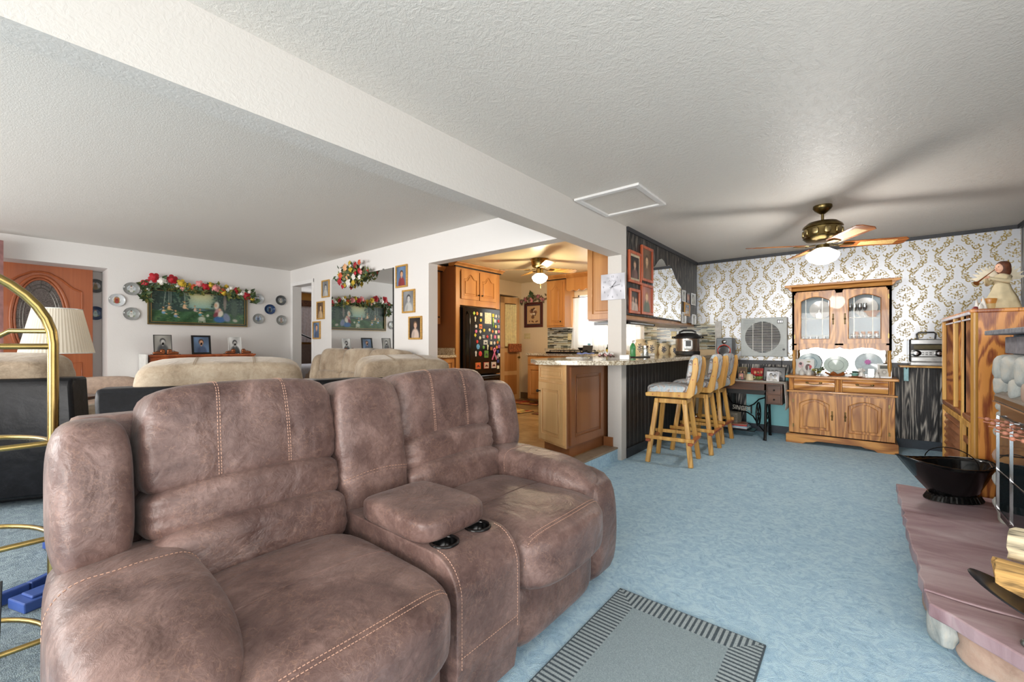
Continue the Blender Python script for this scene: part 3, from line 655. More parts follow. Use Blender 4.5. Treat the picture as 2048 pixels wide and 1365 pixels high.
def angel(name, label, x, y, z, h, rz=0, dress=None, hair=None, wing=None, horn=False, cat='figurine', fc=None, wide=1, wrot=0):
    t = T(name, label, cat, (x, y, z), rz); dress = dress or CERAM; s_ = h
    def fold(u, v, w): return (u, v, w)
    m = MB(); prof = [(.30, 0), (.29, .06), (.23, .25), (.15, .42), (.115, .52), (.135, .62), (.11, .68), (.04, .72), (.035, .76)]
    n = 28; vs_ = []
    for k_ in range(n):
        a_ = 2*pi*k_/n
        for r_, z_ in prof:
            rr = r_*(1+.10*sin(7*a_+z_*5)*(1-z_/.76)); vs_.append((rr*cos(a_)*s_*wide, rr*sin(a_)*s_*.8*wide, z_*s_))
    L_ = len(prof); m.add(vs_, [(k_*L_+j, ((k_+1) % n)*L_+j, ((k_+1) % n)*L_+j+1, k_*L_+j+1) for k_ in range(n) for j in range(L_-1)]+[tuple(k_*L_ for k_ in range(n))[::-1]])
    m.build('gown', dress, t, 180)
    hd = MB().sph((0, -.02*s_, .83*s_), .075*s_, .08*s_, .095*s_, 14, 10).sph((0, -.10*s_, .82*s_), .014*s_, .016*s_, .018*s_, 6, 5).build('head', fc or dress, t, 180)
    if fc:
        MB().sph((-.03*s_, -.088*s_, .845*s_), .010*s_, .008*s_, .008*s_, 6, 5).build('eye', BLACK, hd, 60); MB().sph((.03*s_, -.088*s_, .845*s_), .010*s_, .008*s_, .008*s_, 6, 5).build('eye', BLACK, hd, 60)
        MB().sph((0, -.094*s_, .785*s_), .018*s_, .006*s_, .007*s_, 8, 5).build('mouth', plain('lips', (176, 82, 78), .5), hd, 60)
    if hair: MB().pillow((0, .025*s_, .84*s_), (.19*s_, .19*s_, .24*s_), 2.5, 8, lambda u, v, w: (u, v+(.35 if w < 0 else 0)*-w, w*(1.5 if w < -.1 else 1))).build('hair', hair, t, 180)
    for sg in (-1, 1):
        arm = [(sg*.12*s_, 0, .64*s_), (sg*.19*s_, -.08*s_, .54*s_), (sg*.08*s_, -.2*s_, .60*s_), (sg*.03*s_, -.25*s_, .64*s_)]
        MB().tube(arm, [.05*s_, .045*s_, .03*s_, .022*s_], 8).build('sleeve', dress, t, 180)
        MB().sph((sg*.025*s_, -.265*s_, .65*s_), .026*s_, n=8, m=6).build('hand', fc or dress, t, 180)
        if wing:
            wm = MB()
            for j in range(8):
                a_ = R(10+j*13); L2 = s_*(.46-.028*j); b = Vector((sg*.05*s_, .10*s_, .60*s_)); e = b+Vector((sg*cos(a_)*L2*.75, .12*s_, sin(a_)*L2)); d = (e-b).normalized(); u_ = Vector((0, 1, 0)).cross(d)*.045*s_
                wm.add([b, b+d*L2*.5+u_, e, b+d*L2*.5-u_, b+Vector((0, .012*s_, 0)), b+d*L2*.5+u_+Vector((0, .012*s_, 0)), e+Vector((0, .012*s_, 0)), b+d*L2*.5-u_+Vector((0, .012*s_, 0))], [(0, 1, 2, 3), (7, 6, 5, 4), (0, 4, 5, 1), (1, 5, 6, 2), (2, 6, 7, 3), (3, 7, 4, 0)])
            wm.build('wing', wing, t, 0, rot=(0, 0, R(wrot)))
    if horn: MB().tube([(0, -.12*s_, .80*s_), (0, -.3*s_, .66*s_), (0, -.42*s_, .56*s_), (0, -.46*s_, .53*s_)], [.006*s_, .009*s_, .016*s_, .05*s_], 10).build('trumpet', plain('copper_gilt', (186, 110, 50), .3, .9), t, 60)
    return t
angel('angel_figurine', 'small white praying angel on the right of the hutch top', HX+.205, HY+.09, .816, .115, 10, wing=CERAM)
angel('angel_figurine', 'white china lady figurine beside the clear rose block on the hutch', HX+.335, HY+.09, .816, .10, -10)
t = T('rose_block', 'clear glass block with a red rose inside on the hutch', 'ornament', (HX+.285, HY+.05, .816))
MB().bx(-.028, .028, -.02, .02, 0, .10).build('block', GLASSY, t, 0, .003)
MB().sph((0, 0, .065), .013).build('red_rose', plain('dark_red', (150, 20, 36), .5), t, 60); MB().tube([(0, 0, .055), (.004, 0, .02)], .002, 5).sph((-.008, 0, .035), .008, .002, .005).build('stem', GRN, t, 60)
a = blank(40, 36, (196, 196, 190)); a[4:14, 6:30] = (52, 54, 40); ell(a, .5, .62, .3, .3, (182, 180, 172)); ell(a, .5, .62, .18, .18, (120, 116, 108)); ell(a, .5, .62, .13, .13, (196, 194, 188))
t = T('picture_frame', 'silver framed wreath ornament picture at the right end of the hutch top', 'picture frame', (HX+.40, HY+.17, .8155))
MB().bx(-.062, .062, -.004, .008, 0, .155).build('frame', CHROME, t, 0, rot=(R(-10), 0, 0)); raster('picture', a, .108, .138, t, (0, .0075, .078), (R(-10), 0, 0))
tag(MB().lathe([(.0, 0), (.04, .002), (.05, .012), (.046, .012), (0, .006)], 20, sx=1.4).build('dish', plain('amber_dish', (160, 90, 40), .3), None, 60, loc=(HX+.15, HY+.06, .8155)), 'shallow amber dish before the white angel on the hutch', 'dish')
tag(MB().lathe([(.02, 0), (.03, .012), (.035, .04), (.033, .04), (.026, .012), (0, .008)], 16).build('dish', plain('sea_green_glass', (120, 170, 160), .15), None, 60, loc=(HX+.145, HY+.2, .8155)), 'small sea green glass dish behind the angel on the hutch', 'dish')
# ------------------------------------------------ bar stools
def mk_stoolfab():
    k = NT('watercolour_upholstery', .8); n = k.noise(7, None, 4, .6, 2.5)
    c = k.ramp(n, [(.3, (120, 108, 104)), (.42, (198, 186, 180)), (.5, (210, 212, 214)), (.56, (176, 196, 206)), (.66, (216, 212, 208)), (.72, (150, 130, 122))])
    w_ = k.n('ShaderNodeTexWave', Scale=3.0, Distortion=14.0, Detail=3.0); k.l(k.tc.outputs['Object'], w_.inputs['Vector'])
    k.col(k.mix(k.math('MULTIPLY', k.math('LESS_THAN', w_.outputs['Fac'], .06), .7), c, (88, 76, 74))); k.bump(k.noise(400), .2, .001); return k.m
SFAB = mk_stoolfab()
def make_stool(label):
    """faces -y; swivel seat with oak side rails, four splayed legs, footrest ring"""
    t = T('bar_stool', label, 'bar stool', group='swivel bar stools along the bar')
    def q(sx, sy, z): f = .13+(.205-.13)*(1-z/.64); return (sx*f, sy*f, z)
    for sx in (-1, 1):
        for sy in (-1, 1): MB().bar(q(sx, sy, 0), q(sx, sy, .64), .044, .044).build('leg', OAKL, t, 0, .006)
    f = .13+.075*(1-.225/.64)+.022; zz = .225
    for a, b in (((-f-.03, -f, zz), (f+.03, -f, zz)), ((-f-.03, f, zz), (f+.03, f, zz))): MB().bar(a, b, .045, .028).build('footrest_rail', CHERRY, t, 0, .008)
    for a, b in (((-f, -f-.03, zz+.03), (-f, f+.03, zz+.03)), ((f, -f-.03, zz+.03), (f, f+.03, zz+.03))): MB().bar(a, b, .026, .036).build('footrest_stretcher', OAKL, t, 0, .006)
    MB().bx(-.16, .16, -.15, -.11, .60, .645).bx(-.16, .16, .11, .15, .60, .645).bx(-.15, -.11, -.11, .11, .60, .645).bx(.11, .15, -.11, .11, .60, .645).build('apron', OAKL, t, 0, .004)
    MB().lathe([(.09, .645), (.09, .665)], 20).build('swivel_plate', DKMETAL, t, 40)
    MB().pillow((0, -.01, .725), (.42, .44, .12), 5, 10, lambda u, v, w: (u, v, w+(.15*(1-u*u) if w > 0 else 0)-(.25*max(0, -v-.5) if w > 0 else 0))).build('seat', SFAB, t, 180)
    Mb = tilt((0, .19, .75), -9)
    MB().pillow((0, .17, .935), (.40, .085, .30), 3.6, 12, lambda u, v, w: (u, v-.3*(1-u*u)*0+.25*u*u*0, w), Mb).build('backrest', SFAB, t, 180)
    for sg in (-1, 1):
        pl = [(-.22, .668), (.20, .668), (.235, .70), (.275, .96), (.268, 1.05), (.245, 1.065), (.225, 1.04), (.215, .9), (.165, .725), (-.2, .712), (-.225, .70)]
        s_ = MB().prism(pl, 'x', sg*.212-.013, sg*.212+.013).build('side_frame', OAKL, t, 0, .006)
        m = MB()
        for y, z in ((-.15, .69), (.1, .69), (.225, .85), (.245, 1.0)): m.cyl((sg*.225, y, z), (sg*.229, y, z), .006, 8)
        m.build('screw_cap', REDWOOD, s_, 60)
    return t
s0 = make_stool('bar stool nearest the white post, with oak side frames and pale watercolour upholstery')
s0.location = (-1.46, 4.39, 0); s0.rotation_euler = (0, 0, R(-90+6))
dup(s0, (-1.42, 5.03, 0), -88, 'middle bar stool of the three, pale upholstery with oak side frames')
dup(s0, (-1.44, 5.68, 0), -92, 'farthest bar stool, beside the sewing machine table')
# ------------------------------------------------ sewing machine table
t = T('sewing_table', 'dark wooden sewing machine table on black iron treadle legs', 'table', (-1.12, 6.22, 0))
MB().bx(-.42, .43, -.25, .22, .70, .722).build('tabletop', WALNUT, t, 0, .004)
MB().bx(-.40, .23, -.235, .20, .62, .70).build('apron', WALNUT, t, 0)
MB().prism([(-.36, .56), (.22, .56), (.24, .62), (-.38, .62)], 'y', -.19, .1).build('machine_well', BLACKM, t, 0)
d0 = MB().bx(.25, .42, -.225, .2, .455, .70).build('drawer_case', WALNUT, t, 0, .003)
for z in (.465, .58):
    d = MB().bx(.265, .405, -.235, -.222, z, z+.105).build('drawer', WALNUT, t, 0, .004)
    MB().sph((.335, -.245, z+.052), .011, n=10, m=6).build('knob', BLACK, d, 60)
def iron(sx):
    m = MB()
    for y0, y1 in ((-.12, -.2), (.1, .18)): m.tube([(sx, y0, .6), (sx, (y0+y1)/2*1.02, .3), (sx, y1, .03), (sx, y1*1.1, .0)], [.014, .016, .018, .022], 6)
    for i in range(4): z = .1+.12*i; m.tube([(sx, -.17+.02*i, z), (sx, 0, z+.1), (sx, .16-.02*i, z)], .007, 5)
    m.tube([(sx+.0, .07*cos(a), .33+.09*sin(a)) for a in [2*pi*i/16 for i in range(16)]], .006, 5, True)
    return m.build('iron_leg', DKMETAL, t, 60)
iron(-.36); iron(.235)
br = MB(); y = .12
for p in ([(-.34, y, .56), (-.27, y, .50), (-.22, y, .42), (-.19, y, .385)], [(-.19, y, .30), (-.23, y, .24), (-.33, y, .1), (-.34, y, .04)], [(-.19, y, .385), (.0, y, .365), (.06, y, .40), (.12, y, .47), (.2, y, .50)], [(-.19, y, .30), (-.02, y, .285), (.05, y, .24), (.12, y, .12), (.18, y, .05)], [(-.2, y, .385), (-.2, y, .30)], [(.03, y, .38), (.03, y, .27)]):
    br.tube(p, .009, 6)
br.build('iron_brace', DKMETAL, t, 60)
def text(name, s_, size, mat, par, loc, rot, ext=.002, sx=1, align='CENTER'):
    c_ = bpy.data.curves.new(name, 'FONT'); c_.body = s_; c_.size = size; c_.extrude = ext; c_.align_x = align; c_.align_y = 'CENTER'; c_.resolution_u = 3
    o = bpy.data.objects.new(name, c_); me = bpy.data.meshes.new_from_object(o.evaluated_get(bpy.context.evaluated_depsgraph_get()) if False else o)
    bpy.data.objects.remove(o); o = bpy.data.objects.new(name, me); C.objects.link(o); me.materials.clear(); me.materials.append(mat)
    o.parent = par; o.location = loc; o.rotation_euler = rot; o.scale = (sx, 1, 1); return o
text('lettering', 'SINGER', .085, plain('worn_cast_letters', (196, 190, 178), .4, .2), t, (-.085, y-.006, .335), (R(90), R(4), 0), .004, .78)
m = MB(); WY = .0
m.tube([(.13+0*a, .0+.15*cos(a), .29+.15*sin(a)) for a in [2*pi*i/28 for i in range(28)]], .010, 6, True)
for i in range(6): a = pi*i/3; m.tube([(.13, 0, .29), (.13, .15*cos(a), .29+.15*sin(a))], .006, 5)
m.sph((.13, 0, .29), .022); m.build('drive_wheel', DKMETAL, t, 60)
MB().bx(-.16, .1, -.1, .1, .07, .082).build('treadle', DKMETAL, t, 0)
# runner cloth over the table, hanging at its right end
rn = []
cols = 28
path = [(-.40, .7235), (-.2, .7245), (0, .7235), (.2, .7248), (.40, .7235), (.436, .722), (.442, .70), (.447, .62), (.452, .54), (.458, .46), (.455, .40)]
for i, (x, z) in enumerate(path):
    for j in range(cols+1):
        v_ = -.253+.44*j/cols; wav = .004*sin(j*1.3+i*.4)*(1 if i > 5 else .15); rn.append((x+wav, v_+.01*sin(i), z+(0 if i > 5 else abs(wav))))
o = MB().add(rn, [(i*(cols+1)+j, i*(cols+1)+j+1, (i+1)*(cols+1)+j+1, (i+1)*(cols+1)+j) for i in range(len(path)-1) for j in range(cols)]).build('table_runner', plain('grey_woven_cloth', (208, 206, 200), .9, 0, .08, 60, .4), None, 80, loc=(-1.12, 6.22, 0))
o.modifiers.new('thickness', 'SOLIDIFY').thickness = .003; o.modifiers['thickness'].offset = 1; tag(o, 'grey white woven runner on the sewing table, hanging off its right end', 'cloth')
# ------------------------------------------------ printed photographs (made-up sitters)
def portrait(seed, tone='sepia', n=2, w_=36, h_=46, bg=None):
    r_ = random.Random(seed)
    T_ = {'sepia': ((104, 80, 60), (214, 178, 140), (74, 50, 36)), 'grey': ((128, 130, 132), (196, 194, 190), (52, 52, 54)), 'colour': ((92, 116, 146), (216, 166, 134), (74, 46, 30)), 'rose': ((176, 112, 96), (226, 190, 146), (170, 110, 60)), 'dark': ((44, 40, 40), (206, 168, 144), (110, 82, 56))}[tone]
    a = blank(h_, w_, bg or T_[0]); Y, X = np.mgrid[0:h_, 0:w_]; a *= (1+.16*np.sin(X/w_*5+seed)[..., None]*np.cos(Y/h_*4)[..., None])
    cl = {'sepia': [(196, 168, 130), (120, 92, 70)], 'grey': [(188, 188, 184), (80, 82, 84), (210, 210, 208)], 'dark': [(206, 186, 172), (120, 90, 84)]}.get(tone, [(206, 200, 190), (140, 52, 54), (70, 88, 120), (196, 180, 150), (90, 104, 84)])
    for i in range(n):
        x = .5 if n == 1 else .5+(i-(n-1)/2)*.72/n; s_ = (.20 if n == 1 else .27/n+.02)*r_.uniform(.9, 1.1); y = .36+r_.uniform(-.04, .04)+(.06*(i % 2)); c_ = cl[r_.randrange(len(cl))]
        k = w_/h_; ell(a, x, y+s_*3.6*k, s_*2.1, s_*2.4, c_, 0, .25); ell(a, x-s_*.9, y+s_*3.2*k, s_*.6, s_*1.3, tuple(q*.86 for q in c_), .25, .3)
        ell(a, x, y+s_*1.15*k, s_*.36, s_*.45, tuple(q*.92 for q in T_[1]), 0, .3); ell(a, x, y-s_*.18*k, s_*1.0, s_*1.02*k*1.15, T_[2], 0, .2); ell(a, x+s_*.06, y+s_*.16*k, s_*.80, s_*.98*k*1.05, T_[1], 0, .25)
        for e in (-.28, .34): ell(a, x+s_*e, y+s_*.06*k, s_*.13, s_*.10*k, T_[2], 0, .6)
        ell(a, x+s_*.05, y+s_*.62*k, s_*.22, s_*.08*k, tuple(q*.74 for q in T_[1]), 0, .8); ell(a, x+s_*.06, y+s_*.34*k, s_*.09, s_*.14*k, tuple(q*.86 for q in T_[1]), 0, .6)
    return blur(a, 1)
def frame_wall(label, x, y, z, W, H, rz, fmat, arr, fw=.022, d=.018, mat_c=None, name='picture_frame', cat='picture frame', group=None, bevel=.003):
    """hangs on a wall; centre at (x,y,z); back at local y=0; faces -y turned by rz"""
    t = T(name, label, cat, (x, y, z), rz, group)
    MB().bx(-W/2, W/2, -d, 0, H/2-fw, H/2).bx(-W/2, W/2, -d, 0, -H/2, -H/2+fw).bx(-W/2, -W/2+fw, -d, 0, -H/2+fw, H/2-fw).bx(W/2-fw, W/2, -d, 0, -H/2+fw, H/2-fw).build('frame', fmat, t, 0, bevel)
    iw, ih = W-2*fw, H-2*fw
    if mat_c:
        MB().bx(-iw/2, iw/2, -.008, -.001, -ih/2, ih/2).build('mount', mat_c, t, 0); iw -= .05; ih -= .05
    raster('picture', arr, iw, ih, t, (0, -.0095, 0)); return t
def frame_stand(label, x, y, z, W, H, rz, fmat, arr, fw=.012, name='photo_frame', cat='photo frame', group=None, lean=10):
    t = T(name, label, cat, (x, y, z), rz, group)
    M_ = Matrix.Rotation(R(-lean), 4, 'X')
    f = MB(M_).bx(-W/2, W/2, -.006, .006, H-fw, H).bx(-W/2, W/2, -.006, .006, 0, fw).bx(-W/2, -W/2+fw, -.006, .006, fw, H-fw).bx(W/2-fw, W/2, -.006, .006, fw, H-fw).bx(-W/2+fw, W/2-fw, .002, .006, fw, H-fw)
    f.build('frame', fmat, t, 0); MB().bar((0, .01, H*.6), (0, H*.28, .002), .02, .003).build('strut', BLACKM, t, 0)
    r_ = raster('picture', arr, W-2*fw, H-2*fw, t, (0, 0, 0)); c_ = M_ @ Vector((0, -.001, H/2)); r_.location = c_; r_.rotation_euler = (R(-lean), 0, 0); return t
tx, ty, tz = -1.12, 6.22, .727
for lab, x, y, W, H, rz, fm, ar in (
    ('teal edged family photo standing at the left of the sewing table', -.30, .10, .16, .14, 6, plain('teal_card', (96, 160, 166), .5), portrait(1, 'dark', 2, 40, 34)),
    ('olive framed photo behind the white votive holder on the sewing table', -.08, .14, .11, .16, 0, plain('olive_frame', (120, 112, 62), .4), portrait(2, 'sepia', 2)),
    ('red holiday photo card at the back of the sewing table', .10, .15, .17, .15, -4, plain('red_card', (176, 44, 44), .5), portrait(3, 'rose', 3, 44, 34, (170, 40, 44))),
    ('small black and white couple photo on the sewing table', -.17, -.02, .085, .085, 4, CHROME, portrait(4, 'grey', 2)),
    ('small pink toned photo left of the cream cup on the sewing table', -.06, -.05, .07, .09, 8, BLACKM, portrait(5, 'rose', 2)),
    ('wide group photograph leaning behind the wedding snapshot on the sewing table', .30, .02, .25, .18, -8, DKMETAL, portrait(6, 'grey', 4, 50, 34)),
    ('bright wedding snapshot in front at the right of the sewing table', .30, -.09, .14, .125, -10, plain('thin_white_edge', (220, 220, 224), .4), portrait(7, 'grey', 2, 36, 30, (216, 220, 226)))):
    frame_stand(lab, tx+x, ty+y, tz, W, H, rz, fm, ar, .008)
t = T('cup', 'cream cup with a dark spot among the photos on the sewing table', 'cup', (tx+.04, ty-.06, tz))
MB().lathe([(.045, 0), (.043, .045), (.036, .075), (.034, .08), (.032, .075), (.04, .045), (.04, .004), (0, .004)], 24).build('cup_body', plain('cream_glaze', (216, 204, 172), .4), t, 60)
MB().tube([(.04, 0, .06), (.062, 0, .05), (.062, 0, .03), (.043, 0, .02)], .005, 6).build('handle', plain('cream_glaze_handle', (206, 194, 162), .4), t, 60)
t = T('flower_posy', 'small red and green silk posy beside the cream cup', 'artificial flowers', (tx+.13, ty+.02, tz)); m = MB(); g_ = MB()
for i in range(10): a_ = i*2.4; q = .035*math.sqrt(i/10); m.sph((q*cos(a_), q*sin(a_), .06+.004*(i % 4)), .014, n=7, m=5); g_.sph((q*1.3*cos(a_+1), q*1.3*sin(a_+1), .03+.004*(i % 3)), .018, .006, .02, 6, 4)
m.build('petals', plain('red_petals', (176, 28, 40), .6), t, 60); g_.cyl((0, 0, 0), (0, 0, .05), .01).build('leaves', GRN, t, 60)
tag(MB().bx(-.075, .075, -.06, .06, 0, .135).build('wooden_box', plain('weathered_grey_wood', (120, 114, 102), .8, 0, .2, 80), None, 0, .004, loc=(tx-.16, ty+.0, .156), rot=(0, 0, R(-12))), 'weathered grey wooden box on the magazines under the sewing table', 'box')
for i, (lab, cc) in enumerate((('dark catalogue at the bottom of the pile under the sewing table', (40, 44, 52)), ('white magazine, second from the bottom of the pile', (206, 208, 212)), ('pale blue magazine in the middle of the pile under the sewing table', (150, 186, 206)), ('red magazine, second from the top of the pile', (178, 50, 52)), ('brown and red magazine at the top of the pile, under the wooden box', (150, 96, 74)))):
    tag(MB().bx(-.15+.006*i, .16-.008*i, -.11, .11, 0, .0135).build('magazine', plain('cover_%d' % i, cc, .3, 0, .12, 12), None, 0, .002, loc=(tx-.13, ty+.0, .0835+.0145*i), rot=(0, 0, R(-6+4*i))), lab, 'magazine')
# ------------------------------------------------ wall heater fan, speaker, boombox shelf
GREYP = plain('grey_enamel', (178, 184, 182), .4, 0, .02)
t = T('wall_fan_unit', 'square grey wall ventilation fan unit with a round louvred grille', 'fan', (-.98, 6.65, 1.29))
MB().bx(-.27, .27, -.13, 0, -.26, .26).build('case', GREYP, t, 0, .006)
MB().lathe([(0, 0), (.208, 0)], 48, M=Matrix.Translation((-.01, -.1315, 0)) @ Matrix.Rotation(R(90), 4, 'X')).build('painted_opening', BLACKM, t, 0)  # black disc laid on the solid case as the shaded hollow behind the louvres
m = MB(); n = 26
for i in range(n):
    z = -.20+.40*(i+.5)/n; hw = math.sqrt(max(0, .212**2-z*z)); m.bx(-.01-hw, -.01+hw, -.141, -.135, z-.0022, z+.0022)
m.build('louvre', plain('louvre_enamel', (206, 208, 204), .4), t, 0)
m = MB()
for x in (-.12, -.01, .10): hw = math.sqrt(.212**2-(x+.01)**2); m.bx(x-.003, x+.003, -.145, -.14, -hw, hw)
m.build('grille_rib', plain('rib_enamel', (214, 214, 210), .4), t, 0)
m = MB()
for i in range(9):
    z = .235-.016*i; m.bx(-.24, -.10-.02*0, -.134, -.13, z, z+.003)
    m.bx(.10, .24, -.134, -.13, -z-.003, -z)
m.build('side_slots', plain('slot_grey', (140, 146, 144), .5), t, 0)
MB().bx(.16, .225, -.134, -.129, .18, .225).build('badge', BLACK, t, 0)
for i in range(3): MB().bx(.168+.02*i, .180+.02*i, -.136, -.134, .188, .217).build('badge_mark', CHROME, t, 0)
MB().cyl((.235, -.15, -.165), (.235, -.13, -.165), .014, 16).build('knob', BLACK, t, 60)
tag(MB().tube([(-.78, 6.6, 1.03), (-.78, 6.615, .95), (-.785, 6.61, .85), (-.77, 6.6, .74)], .004, 6).build('power_cord', BLACK, None, 60), 'black power cord hanging below the wall fan unit', 'cord')
t = T('speaker', 'grey hi-fi speaker with a red ringed cone standing at the end of the bar', 'speaker', (-1.42, 6.42, 1.0))
MB().bx(-.10, .10, -.09, .09, 0, .28).build('cabinet', plain('speaker_silver', (96, 102, 106), .4, .4), t, 0, .008)
MB(Matrix.Rotation(R(90), 4, 'X')).lathe([(.085, .09), (.085, .098), (.078, .10), (.074, .096), (.06, .094)], 32, (0, .105, 0)).build('cone_ring', plain('red_ring', (214, 70, 50), .4), t, 60)
MB(Matrix.Rotation(R(90), 4, 'X')).lathe([(0, .092), (.03, .094), (.07, .102), (.074, .1)], 32, (0, .105, 0)).build('cone', BLACK, t, 60)
MB(Matrix.Rotation(R(90), 4, 'X')).lathe([(0, .10), (.028, .096), (.032, .09)], 24, (0, .225, 0)).build('tweeter', CHROME, t, 60)
t = T('speaker_stand', 'narrow oak ledge holding the speaker beside the bar', 'shelf', (-1.42, 6.42, 0))
MB().bx(-.13, .13, -.14, .22, .975, .998).build('ledge', OAKL, t, 0, .003); MB().bx(-.11, -.08, .0, .2, .0, .975).bx(.06, .09, 0, .2, 0, .975).build('upright', BLACKM, t, 0)
t = T('wall_shelf', 'small oak wall shelf with a turquoise bracket under the boombox', 'shelf', (.60, 6.62, .955))
MB().bx(-.24, .26, -.32, 0, -.018, 0).build('board', OAKL, t, 0, .004); MB().bx(-.19, -.175, -.28, -.0, -.04, -.018).bx(-.205, -.165, -.28, -.262, -.17, -.018).bx(-.19, -.175, -.03, 0, -.17, -.04).build('bracket', plain('turquoise_bracket', (150, 196, 204), .5), t, 0, .003)
SIL = plain('brushed_silver_plastic', (176, 178, 178), .25, .5)
t = T('boombox', 'silver and black boombox with a carry handle on the wall shelf', 'stereo', (.585, 6.45, .956))
MB().bx(-.14, .14, -.10, .11, 0, .045).build('foot', SIL, t, 0, .01)
MB().bx(-.145, .145, -.085, .11, .045, .29).build('body', BLACK, t, 0, .012)
MB().bx(-.132, .132, -.098, -.085, .235, .285).build('top_panel', SIL, t, 0, .005)
MB().bx(-.11, .11, -.094, -.086, .18, .228).build('cd_window', plain('smoky_window', (96, 90, 70), .1), t, 0, .003)
MB().bx(-.13, .13, -.097, -.086, .10, .172).build('control_panel', SIL, t, 0, .01)
MB().bx(-.132, .132, -.112, -.09, .045, .098).build('cassette_door', plain('silver_door', (196, 198, 198), .2, .4), t, 0, .008)
for sg in (-1, 1):
    MB(Matrix.Translation((sg*.09, -.098, .137)) @ Matrix.Rotation(R(90), 4, 'X')).lathe([(.034, 0), (.034, .004), (.02, .006)], 24, sx=1.25).build('knob_surround', BLACK, t, 60)
    MB(Matrix.Translation((sg*.09, -.102, .137)) @ Matrix.Rotation(R(90), 4, 'X')).lathe([(.021, 0), (.018, .012), (0, .013)], 24).build('knob', CHROME, t, 60)
for i in range(6): MB().bx(-.04+.03*(i % 3)-.008, -.04+.03*(i % 3)+.012, -.102, -.097, .12+.02*(i//3), .126+.02*(i//3)).build('button', BLACK, t, 0)
MB().tube([(-.07, .03, .29), (-.075, .03, .35), (-.06, .03, .365), (.06, .03, .365), (.075, .03, .35), (.07, .03, .29)], .008, 8).build('handle', BLACK, t, 60)
# ------------------------------------------------ ceiling fans
def ceiling_fan(label, loc, tips, zb, rod, br, brass, blade, glow, power, col, group=None, cane=None, glr=.122):
    t = T('ceiling_fan', label, 'ceiling fan', loc); zc = zb-loc[2]
    if rod:
        MB().lathe([(.07, 0), (.072, -.02), (.06, -.04), (.03, -.065), (.016, -.075)][::-1], 28).build('canopy', brass, t, 60)
        MB().cyl((0, 0, -.07), (0, 0, zc+.2), .011, 12).build('downrod', brass, t, 60); top = zc+.215
        MB().lathe([(.03, top), (.11, top-.015), (.145, top-.045), (.15, top-.06), (.14, top-.065), (.14, top-.14), (.148, top-.15), (.12, top-.175), (.05, top-.18)][::-1], 36).build('motor_housing', brass, t, 40)
        lb = plain('light_brass', (170, 152, 108), .3, 1)
        for i in range(10): a = 2*pi*i/10; MB().pillow((0, 0, 0), (.02, .05, .062), 3, 5, M=Matrix.Rotation(a, 4, 'Z') @ Matrix.Translation((.141, 0, top-.105))).build('medallion', lb, t, 60)
    else:
        MB().lathe([(.13, 0), (.135, -.01), (.125, -.03), (.13, -.04), (.12, -.06), (.115, -.10), (.09, -.12), (.05, -.13)][::-1], 36).build('motor_housing', brass, t, 40)
    MB().lathe([(.05, zc+.0), (.052, zc-.05), (.06, zc-.07), (.045, zc-.08)][::-1], 24).build('switch_cup', brass, t, 60)
    for j, (ang, L) in enumerate(tips):
        M_ = Matrix.Rotation(ang, 4, 'Z')
        MB(M_).bar((.06, 0, zc), (.13, 0, zc-.012), .03, .008).pillow((.17, 0, zc-.008), (.12, .085, .008), 3, 6).build('blade_iron', BRASS, t, 60)
        Mb = M_ @ Matrix.Translation((.15, 0, zc-.002)) @ Matrix.Rotation(R(-12), 4, 'X'); w1, w2 = .055, .07; n_ = 7
        pl = [(0, -w1), (L-.19, -w2), (L-.16, -w2*.6), (L-.16, w2*.6), (L-.19, w2), (0, w1)]
        b = MB(Mb).prism(pl, 'z', 0, .007).build('blade', blade, t, 0, .0015)
        if cane: MB(Mb).prism([(.12, -w2*.5), (L-.24, -w2*.62), (L-.24, w2*.62), (.12, w2*.5)], 'z', -.001, .008).build('cane_insert', cane, b, 0)
    g = plain('lit_globe_%d' % int(power), (255, 244, 226), .3, 0, 0); g.node_tree.nodes['Principled BSDF'].inputs['Emission Color'].default_value = (1, .9, .74, 1) if not rod else (1, .97, .93, 1)
    g.node_tree.nodes['Principled BSDF'].inputs['Emission Strength'].default_value = glow
    zg = zc-.025 if rod else zc-.06; r = glr
    MB().lathe([(.045, zg), (.06, zg-.01), (r, zg-.05), (r*1.02, zg-.075), (r*.8, zg-.115), (r*.4, zg-.14), (0, zg-.15)][::-1], 32).build('globe', g, t, 180)
    for x in (-.03, .03): MB().cyl((x, .06, zg+.04), (x, .06, zg-.21 if not rod else zg-.02), .0009, 4).build('pull_chain', BRASS, t, 60)
    l = bpy.data.lights.new('globe_light', 'POINT'); l.energy = power; l.color = col; l.shadow_soft_size = .1
    lo = bpy.data.objects.new('globe_light', l); C.objects.link(lo); lo.parent = t; lo.location = (0, 0, zg-.22)
    return t
CANE = plain('woven_cane', (196, 162, 104), .7, 0, .25, 250)
BLD = wood('fan_blade_wood', (120, 62, 26), (178, 108, 52), 'x', 1.5, .35)
ceiling_fan('brass ceiling fan with cane inset wooden blades and a lit globe over the dining end', (-.24, 4.64, 2.42), [(R(a), .62) for a in (23, 117, 206, -60)], 2.07, True, 5, ABRASS, BLD, 5, 24, (1, .96, .91), cane=CANE)
ceiling_fan('flush brass ceiling fan with a glowing schoolhouse globe in the kitchen', (-3.54, 4.94, 2.42), [(R(a), .60) for a in (-150, 60, 150, -40)], 2.28, False, 4, BRASS, wood('kitchen_blade_wood', (150, 100, 40), (206, 160, 80), 'x', 1.5, .3), 9, 34, (1, .80, .52), glr=.11)
